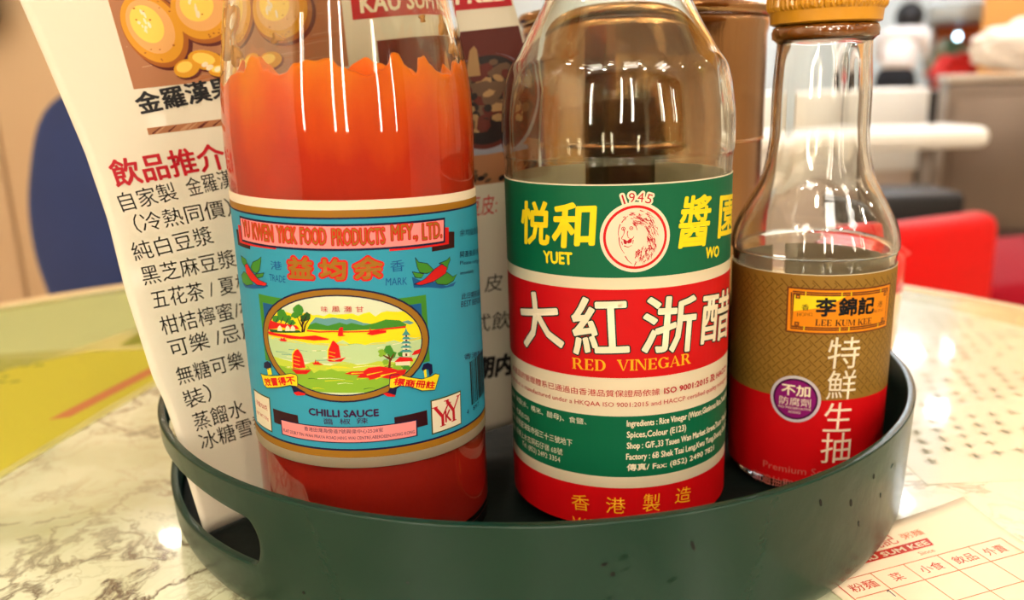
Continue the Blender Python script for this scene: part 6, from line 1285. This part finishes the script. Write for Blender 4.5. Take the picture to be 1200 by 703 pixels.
rect(g, 'wood', 1, 1.9, 7.4, 14.5, 19.2)
RR = random.Random(8)
for i in range(40):
    y = 14.55 + RR.random() * 4.3; x = 1.95 + RR.random() * 4.6; P.line(g, 'woodlt' if i % 2 else 'fruitdk', 1.5, [(x, y), (x + .4, y + .05), (x + .8, y + .04)], .03, .01)
def fruitp(u, v, a, b, rot, s):
    P.ellipse(g, 'redbrown', 2, u + .07, v - .08, a * 1.03, b * 1.02, rot); P.ellipse(g, 'fruitdk', 3, u, v, a, b, rot); P.ellipse(g, 'fruit', 4, u - .05, v + .06, a * .92, b * .92, rot)
    P.ellipse(g, 'peach', 5, u - .08, v + .12, a * .72, b * .72, rot); P.ellipse(g, 'fruitlt', 6, u - .15, v + .2, a * .5, b * .5, rot)
    P.ellipse(g, 'fruitlt', 6.5, u - .2, v + .3, a * .3, b * .3, rot)
    for k in range(9): P.ellipse(g, 'cream', 7, u - .22 + .07 * s.gauss(0, 1), v + .28 + .3 * s.gauss(0, 1), .02 + .02 * s.random(), .05 + .1 * s.random(), rot, 8)
    for k in range(14):
        t = s.random() * 6.28; P.ellipse(g, 'fruitdk', 7, u + a * .75 * math.cos(t) * s.random(), v + b * .8 * math.sin(t), .015 + .02 * s.random(), .015 + .02 * s.random(), rot, 6)
fruitp(2.78, 16.28, .74, 1.22, 8, RR); fruitp(4.05, 16.75, .80, 1.05, -6, RR); fruitp(5.7, 16.6, .9, 1.1, 4, RR)
for (u, v, a, b, r) in [(3.3, 14.98, .36, .30, 30), (3.82, 15.18, .48, .34, -25), (4.5, 15.05, .42, .3, 20), (4.15, 14.8, .35, .22, 0), (5.2, 15.0, .4, .3, 10)]:
    P.ellipse(g, 'redbrown', 7.5, u + .04, v - .05, a, b, r, 16); P.ellipse(g, 'fruit', 8, u, v, a * .95, b * .93, r, 16); P.ellipse(g, 'fruitlt', 8.5, u - .05, v + .05, a * .6, b * .55, r, 14)
for k in range(10): u, v = 3.3 + RR.random() * 1.6, 14.7 + RR.random() * .4; P.ellipse(g, 'cream', 9, u, v, .1, .07, RR.random() * 90, 9)
rect(g, 'wood', 1, 1.94, 6.4, 13.02, 13.24)
for k in range(22): u = 2 + RR.random() * 3.9; P.line(g, 'woodlt' if k % 2 else 'redbrown', 2, [(u, 13.04), (u + .25, 13.22)], .05, .02)
g = 'dish_photo'
P.poly(g, 'redbrown', 1, [(8.25, 9.8), (12.45, 9.75), (12.45, 13), (11.9, 15.3), (8.25, 15.25)])
P.poly(g, 'wood', 1.5, [(8.25, 9.8), (12.45, 9.75), (12.45, 11.2), (11.2, 11.5), (9.6, 11.2), (8.25, 11.4)])
for k in range(30): u, v = 9.2 + RR.random() * 3.1, 9.85 + RR.random() * .6; P.ellipse(g, 'frydk' if k % 2 else 'fry', 2, u, v, .08 + .1 * RR.random(), .05 + .05 * RR.random(), RR.random() * 90, 8)
P.ellipse(g, 'bowl', 2, 11.1, 12.65, 1.3, 1.8, 0, 40); P.ellipse(g, 'redbrown', 2.5, 11.1, 12.75, 1.22, 1.70, 0, 40); P.ellipse(g, 'frydk', 3, 11.1, 12.8, 1.12, 1.58, 0, 40)
for k in range(90):
    t = RR.random() * 6.28; r = RR.random() ** .6; u, v = 11.1 + .95 * r * math.cos(t), 12.85 + 1.42 * r * math.sin(t)
    a_, b_ = .1 + .2 * RR.random(), .08 + .26 * RR.random(); rot = RR.uniform(-50, 50)
    P.ellipse(g, ('fry', 'frydk', 'frylt', 'fry', 'redbrown')[k % 5], 3.5 + k * .05, u, v, a_, b_, rot, 7)
P.poly(g, 'frylt', 8.5, [(10.5, 13.7), (10.6, 14.6), (10.72, 14.75), (10.8, 14.6), (10.9, 13.7)]); P.ellipse(g, 'bowl', 2.2, 11.1, 11.0, .9, .14, 0)
g = 'name_banner'
P.poly(g, 'crimson', 1, [(7.65, 16.02), (11.72, 16.0), (11.5, 17.35), (7.65, 17.35)]); P.text(g, 'KAU SUM KEE', 7.9, 16.22, 3.6, .62, 0, 'cream', 2, {'bold': .02})
P.load(MENU_PRINT); P.build(card, {'fruit_photo': 'printed photo of golden fruits on wood', 'dish_photo': 'printed photo of a bowl of fried food'})

# ---------------------------------------------------------------- things beyond the table
def soft_box(name, dims, m, parent, bev=1.0, seg=3):
    bm = bmesh.new(); box(bm, *dims, bev=bev, seg=seg); return link(name, bm_mesh(bm), m, parent, True)
redv = mat('red_vinyl', (206, 2, 5), rough=0.5, spec=.25); crim = mat('crimson_fabric', (150, 6, 32), rough=0.8, spec=.2); darkw = mat('dark_wood', (70, 38, 26), rough=0.4, coat=.3)
def chair(name, lab, x, y, rz, seat_m, back_m, leg_m, top, w=38, back=True, group=None):
    t = thing(name, lab, 'chair', (x, y, FZ), rz)
    soft_box('seat', (-w / 2, w / 2, -19, 19, 40, 47), seat_m, t, 2)
    if back: soft_box('backrest', (-w / 2, w / 2, 15, 21, 46, top), back_m, t, 2.5)
    for sx in (-1, 1):
        for sy in (-1, 1): soft_box('leg', (sx * (w / 2 - 3) - 1.8, sx * (w / 2 - 3) + 1.8, sy * 15 - 1.8, sy * 15 + 1.8, 0, 41), leg_m, t, .4, 1)
    return t
# red chair whose back faces the table, seen through and right of the soy bottle
chair('padded_chair', 'bright red vinyl chair at the far side of the table, behind the soy bottle', 53, 142, math.radians(205), redv, redv, darkw, 68.6, w=32)
chair('stool', 'crimson fabric stool beside the bright red chair', 96, 158, math.radians(12), crim, crim, darkw, 47, w=46, back=False)
for o in bpy.data.objects['stool'].children:
    if o.name.startswith('seat'): o.location.z = .085
# blue chair behind the menu card: rounded back
t = thing('blue_chair', 'navy blue rounded chair back standing behind the menu card at left', 'chair', (-45.2, 118, FZ), math.radians(4))
bluef = mat('blue_fabric', (14, 38, 92), rough=0.75, sheen=.3, vary=.3, vscale=12)
bm = bmesh.new(); out = [(0, 93), (-9, 92.3), (-16, 88.6), (-19.5, 80), (-20.6, 72), (-19.6, 64), (-16.5, 56), (-14, 48), (0, 46)]
out = [(x, z) for x, z in smooth_prof([(-x, z) for x, z in out], 5)]
pts = [(-x, z) for x, z in out] + [(x, z) for x, z in out[::-1][1:-1]]
vf = [bm.verts.new((x, -2.5 + .004 * x * x, z)) for x, z in pts]; vb = [bm.verts.new((x, 2.5 + .004 * x * x, z)) for x, z in pts]; n = len(pts)
cf = bm.verts.new((0, -4, 70)); cb = bm.verts.new((0, 4, 70))
for i in range(n):
    j = (i + 1) % n; bm.faces.new((cf, vf[i], vf[j])); bm.faces.new((cb, vb[j], vb[i])); bm.faces.new((vf[i], vb[i], vb[j], vf[j]))
bmesh.ops.recalc_face_normals(bm, faces=bm.faces)
o = link('backrest', bm_mesh(bm), bluef, t, True); m = o.modifiers.new('b', 'BEVEL'); m.width = .008; m.segments = 3; m.limit_method = 'ANGLE'
soft_box('seat', (-20, 20, -2, 38, 42, 48), bluef, t, 2.5)
for sx in (-1, 1):
    for sy in (1, 34): soft_box('leg', (sx * 16 - 1.5, sx * 16 + 1.5, sy - 1.5, sy + 1.5, 0, 43), darkw, t, .4, 1)
# booth partition behind it, with a handbag hung on it
part = thing('booth_partition', 'pale beige wood-panelled booth partition beyond the left of the table', 'partition', (-125, 205, FZ), 0)
pw = mat('beige_panel', (206, 176, 140), rough=0.4, coat=.2, vary=.5, vscale=1.5, vcol=(188, 152, 116))
for i in range(5): soft_box('panel', (-100 + i * 36, -65 + i * 36, -3 - .6 * (i % 2), 3, 4, 165), pw, part, .5, 2)
soft_box('cap_rail', (-102, 82, -5, 5, 165, 170), darkw, part, 1); soft_box('plinth', (-102, 82, -4.5, 4, 0, 6), darkw, part, .5)
bag = thing('handbag', 'dark green and black bag at the top left, hung on the partition', 'bag', (-124, 197, 0))
soft_box('pouch', (-16, 14, -6, 3, 30, 58), mat('bag_green', (40, 52, 26), rough=.6), bag, 4, 4)
soft_box('trim_strip', (-16.4, 14.4, -6.6, -4, 35, 39), mat('bag_black', (20, 16, 14), rough=.5), bag, 1)
bm = bmesh.new(); tube(bm, [(-12, -1, 56), (-10, -1, 72), (-1, -1, 80), (8, -1, 72), (10, -1, 56)], 1.0, 10); link('strap', bm_mesh(bm), MATS['bag_black'], bag, True)

# serving area
steel = mat('grey_counter', (122, 106, 94), rough=0.35, metal=.35, vary=.3, vscale=2)
cnt = thing('serving_counter', 'grey-brown metal serving counter at the right edge, red chair in front', 'counter', (152, 300, FZ), math.radians(-22))
soft_box('cabinet', (0, 110, 0, 42, 36, 86), steel, cnt, 1)
for i in range(3): soft_box('door_panel', (2 + i * 36, 34 + i * 36, -1.2, .5, 40, 82), steel, cnt, .5)
soft_box('worktop', (-1, 112, -2, 43, 86, 88.5), mat('counter_top', (190, 176, 160), rough=.3, metal=.3), cnt, .6)
soft_box('plinth', (2, 108, 2, 40, 0, 36), darkw, cnt, .5)
cl = bmesh.new(); bmesh.ops.create_icosphere(cl, subdivisions=5, radius=1)
for v in cl.verts:
    p = v.co.copy(); d = noise.noise(p * 1.7) * .28 + noise.noise(p * 4) * .12; v.co = Vector((p.x * 17, p.y * 9, max(p.z, -.85) * 8.5)) * (1 + d)
o = link('cloth', bm_mesh(cl), mat('white_cloth', (246, 238, 230), rough=.8), None, True); o.location = (1.80, 3.05, .225); tag(o, 'heap of crumpled white cloth on the grey serving counter', 'cloth')
pil = link('wall_pillar', mesh([(x, y, z) for z in (FZ, CZ) for x, y in ((200, 372), (330, 372), (330, 410), (221, 410))], [(3, 2, 1, 0), (4, 5, 6, 7), (0, 1, 5, 4), (1, 2, 6, 5), (2, 3, 7, 6), (3, 0, 4, 7)]), mat('orange_pillar', (232, 170, 96), rough=.6)); struct(pil)
whitel = mat('white_laminate', (250, 250, 247), rough=.35, coat=.2); beigel = mat('beige_laminate', (222, 206, 196), rough=.4)
cab = thing('white_cabinet', 'white box cabinet in front of the person in a white shirt', 'cabinet', (142, 375, FZ))
soft_box('upper_box', (-46, 33, -15, 20, 50, 83.5), whitel, cab, 1); soft_box('lower_box', (-45, 30, -13, 18, 0, 50), beigel, cab, .6)
soft_box('dark_side_cavity', (34, 44, -12, 8, 0, 82), mat('cavity_shade', (24, 18, 18), rough=.6), cab, .4)  # solid box; the dark of the cavity is put into its colour
slab = thing('side_table', 'white table with a thick rounded top before the white cabinet', 'table', (107, 285, FZ))
soft_box('tabletop', (-60, 43, -19, 8, 66.5, 73), whitel, slab, 3.2, 5)
for sx in (-50, 30): soft_box('leg', (sx - 2, sx + 2, -6, -2, 0, 67), mat('grey_leg', (120, 110, 104), rough=.4, metal=.5), slab, .4)
bc = thing('black_seat', 'black padded seat in front of the white cabinet', 'stool', (112, 245, FZ)); soft_box('seat', (-16, 14, -12, 12, 49, 57.5), mat('black_vinyl', (16, 15, 20), rough=.5), bc, 2)
bm = bmesh.new(); tube(bm, [(-1, 0, 3), (-1, 0, 50)], 2.5, 12); link('stem', bm_mesh(bm), MATS['dark_iron'], bc, True); link('foot', lathe([(0, 3.5), (16, 1.5), (16, 0), (0, 0)], 32), MATS['dark_iron'], bc, True)
led = thing('display_shelf', 'pink-edged kitchen ledge under grey hood and recess coloured orange for its light', 'shelf', (205, 425, FZ), math.radians(-24))
soft_box('ledge', (0, 30, 0, 40, 77, 81), mat('pink_edge', (222, 180, 176), rough=.4), led, .5); soft_box('cabinet', (1, 29, 1, 38, 0, 77), mat('dark_cabinet', (30, 20, 22), rough=.5), led, .5)
soft_box('hood', (-2, 32, -2, 42, 112, 121), mat('hood_steel', (150, 160, 168), rough=.3, metal=.7), led, 1)
soft_box('back_panel', (1, 30, 36, 40, 81, 112), mat('painted_orange_light', (206, 96, 36), rough=.5), led, .3)  # orange light in the recess put into the panel colour
soft_box('post', (27, 29, 1, 3, 81, 112), MATS['hood_steel'], led, .2); soft_box('post', (0.5, 2.5, 33, 35, 81, 112), MATS['hood_steel'], led, .2)
def blobthing(name, lab, cat, loc, size, m, seed=1, flat=-.8):
    b = bmesh.new(); bmesh.ops.create_icosphere(b, subdivisions=4, radius=1)
    for v in b.verts:
        p = v.co.copy(); d = noise.noise(p * 1.5 + Vector((seed, 0, 0))) * .3; v.co = Vector((p.x * size[0], p.y * size[1], max(p.z, flat) * size[2])) * (1 + d)
    o = link(name, bm_mesh(b), m, None, True); o.location = Vector(loc) * CM; return tag(o, lab, cat)
blobthing('red_bag', 'red bag slumped on the pink-edged kitchen ledge', 'bag', (219, 429, 14.5), (11, 7, 8.5), mat('red_bag', (196, 26, 24), rough=.6), 5)
blobthing('vegetable_bag', 'green and grey bag behind the red bag', 'bag', (224, 443, 19), (10, 5, 12), mat('greens', (84, 104, 66), rough=.7, vary=.9, vscale=14, vcol=(190, 190, 180)), 9)
blobthing('grey_sack', 'lumpy beige sack beside the person in the white shirt', 'bag', (249, 502, 17), (9, 10, 12), mat('grey_sack', (150, 134, 112), rough=.8, vary=.8, vscale=9, vcol=(90, 84, 80)), 3)
o = box_obj('prep_bench', (176, 262, 478, 530, FZ, 6), steel); tag(o, 'steel preparation bench under the beige sack', 'bench')
lampb = thing('bulb_lamp', 'small blue-white glowing bulb hanging under the grey hood', 'lamp', (221, 432, 31))
link('bulb', lathe([(0, -1.6), (1.1, -1.2), (1.6, 0), (1.1, 1.2), (0.5, 1.8), (0, 1.8)], 24), mat('bulb_glow', (190, 236, 255), emit=6), lampb, True); bm = bmesh.new(); tube(bm, [(0, 0, 1.6), (0, 0, 6.5)], .2, 8); link('cord', bm_mesh(bm), MATS['dark_iron'], lampb)

# ---------------------------------------------------------------- the person in the serving area
def skin(name, joints, edges, parent, m, sub=2, root=0):
    me = bpy.data.meshes.new(name); me.from_pydata([tuple(c * CM for c in j[:3]) for j in joints], edges, []); o = bpy.data.objects.new(name, me); SC.collection.objects.link(o); o.parent = parent
    s = o.modifiers.new('skin', 'SKIN'); s.use_smooth_shade = True
    for i, j in enumerate(joints):
        r = j[3] if isinstance(j[3], tuple) else (j[3], j[3]); me.skin_vertices[0].data[i].radius = (r[0] * CM, r[1] * CM)
    me.skin_vertices[0].data[root].use_root = True
    o.modifiers.new('sub', 'SUBSURF').levels = sub; o.modifiers['sub'].render_levels = sub
    me.materials.append(m); return o
pr_ = thing('person', 'person with short black hair in a white short-sleeved shirt and black trousers, leaning right', 'person', (311, 700, FZ), math.radians(50)); pr_.scale = (.9, .9, .9)
skinm = mat('skin', (214, 160, 128), rough=.5); shirt = mat('white_shirt', (252, 244, 240), rough=.8); trous = mat('black_trousers', (18, 18, 24), rough=.8); hair = mat('black_hair', (16, 13, 16), rough=.4)
# body faces +x, leaning forward over a bench; head, arms and hands are one surface
J = [(0, 0, 97, (7.5, 6.5)), (6, 0, 110, (11, 11.5)), (14, 0, 124, (12, 16)), (20, 0, 134, (9, 12)), (25, 0, 135, (5, 5)), (30, 0, 138, (6.5, 6)), (33, 0, 142, (8.5, 7.5)), (33, 0, 148, (7, 6.5)),
     (19, 16, 131, 6), (28, 21, 114, 4.6), (42, 16, 102, 3.6), (50, 12, 98, 2.5), (54, 10.5, 97, (3.4, 1.6)),
     (19, -16, 131, 6), (28, -21, 114, 4.6), (42, -16, 102, 3.6), (50, -12, 98, 2.5), (54, -10.5, 97, (3.4, 1.6)),
     (-1, 9, 88, 7), (1, 10, 50, 5.6), (-1, 10, 10, 4), (8, 11, 4, 3.2), (-1, -9, 88, 7), (1, -10, 50, 5.6), (-1, -10, 10, 4), (8, -11, 4, 3.2)]
E = [(0, 1), (1, 2), (2, 3), (3, 4), (4, 5), (5, 6), (6, 7), (3, 8), (8, 9), (9, 10), (10, 11), (11, 12), (3, 13), (13, 14), (14, 15), (15, 16), (16, 17), (0, 18), (18, 19), (19, 20), (20, 21), (0, 22), (22, 23), (23, 24), (24, 25)]
for s, hnd in ((1, 12), (-1, 17)):
    hy = 10.5 * s
    for k, (dy, L_) in enumerate(((2.6, 6.2), (.9, 7.4), (-.8, 7.0), (-2.4, 5.4))):
        b = len(J); J += [(57, hy + s * dy, 97, .95), (57 + L_ * .55, hy + s * dy * 1.15, 96.2, .85), (57 + L_, hy + s * dy * 1.1, 94.6, .7)]; E += [(hnd, b), (b, b + 1), (b + 1, b + 2)]
    b = len(J); J += [(53.5, hy + s * 4.2, 96.6, 1.1), (56.5, hy + s * 6.2, 95.8, .9)]; E += [(hnd, b), (b, b + 1)]
skin('body', J, E, pr_, skinm)
skin('shirt', [(0, 0, 98, (15.6, 14)), (6, 0, 110, (15.6, 17)), (13, 0, 124, (16, 18.4)), (20, 0, 133, (12, 14.6)), (23, 0, 138, (6.6, 6.4)), (19, 17, 131, 7.8), (26, 21, 118, 7.4), (19, -17, 131, 7.8), (26, -21, 118, 7.4)], [(0, 1), (1, 2), (2, 3), (3, 4), (3, 5), (5, 6), (3, 7), (7, 8)], pr_, shirt)
skin('trousers', [(0, 0, 97, (16, 15)), (-1, 9, 86, 10.5), (1, 10, 50, 7.6), (-1, 10, 12, 6.6), (-1, -9, 86, 10.5), (1, -10, 50, 7.6), (-1, -10, 12, 6.6), (4, 0, 106, (14, 14))], [(0, 1), (1, 2), (2, 3), (0, 4), (4, 5), (5, 6), (0, 7)], pr_, trous)
hb = bmesh.new(); bmesh.ops.create_icosphere(hb, subdivisions=4, radius=1)
for v in hb.verts:
    p = v.co; k = 1.0 if (p.x < .35 or p.z > .35) else .86
    v.co = Vector((30.0 + p.x * 14 * k, p.y * 12.5 * k, 147.5 + p.z * 14 * (1.0 if p.z > 0 else .75)))
link('hair', bm_mesh(hb), hair, pr_, True)
for s in (-1, 1):
    fb = bmesh.new(); bmesh.ops.create_uvsphere(fb, u_segments=10, v_segments=8, radius=1.1); bmesh.ops.translate(fb, vec=(40.8, s * 3, 142.0), verts=fb.verts)
    link('eye', bm_mesh(fb), mat('eye_dark', (30, 20, 18), rough=.2), pr_, True)
fb = bmesh.new(); tube(fb, [(40.2, 0, 141.5), (42.4, 0, 138.6), (41.0, 0, 137.8)], [.7, 1.3, .8], 8)
link('nose', bm_mesh(fb), skinm, pr_, True)
fb = bmesh.new(); tube(fb, [(38.6, -2.2, 135.6), (39.4, 0, 135.4), (38.6, 2.2, 135.6)], [.4, .7, .4], 8); link('mouth', bm_mesh(fb), mat('lips', (176, 90, 84), rough=.5), pr_, True)
for s in (-1, 1):
    fb = bmesh.new(); tube(fb, [(33, s * 8.6, 143), (33.6, s * 9.6, 141), (33.4, s * 8.8, 138)], [.9, 1.2, .7], 8); link('ear', bm_mesh(fb), skinm, pr_, True)
soft_box('shoe', (-6, 14, 6, 15, 0, 7), trous, pr_, 2.5); soft_box('shoe', (-6, 14, -15, -6, 0, 7), trous, pr_, 2.5)
bench2 = box_obj('kitchen_bench', (338, 420, 752, 812, FZ, 4), steel); tag(bench2, 'steel kitchen bench the person leans over', 'bench')
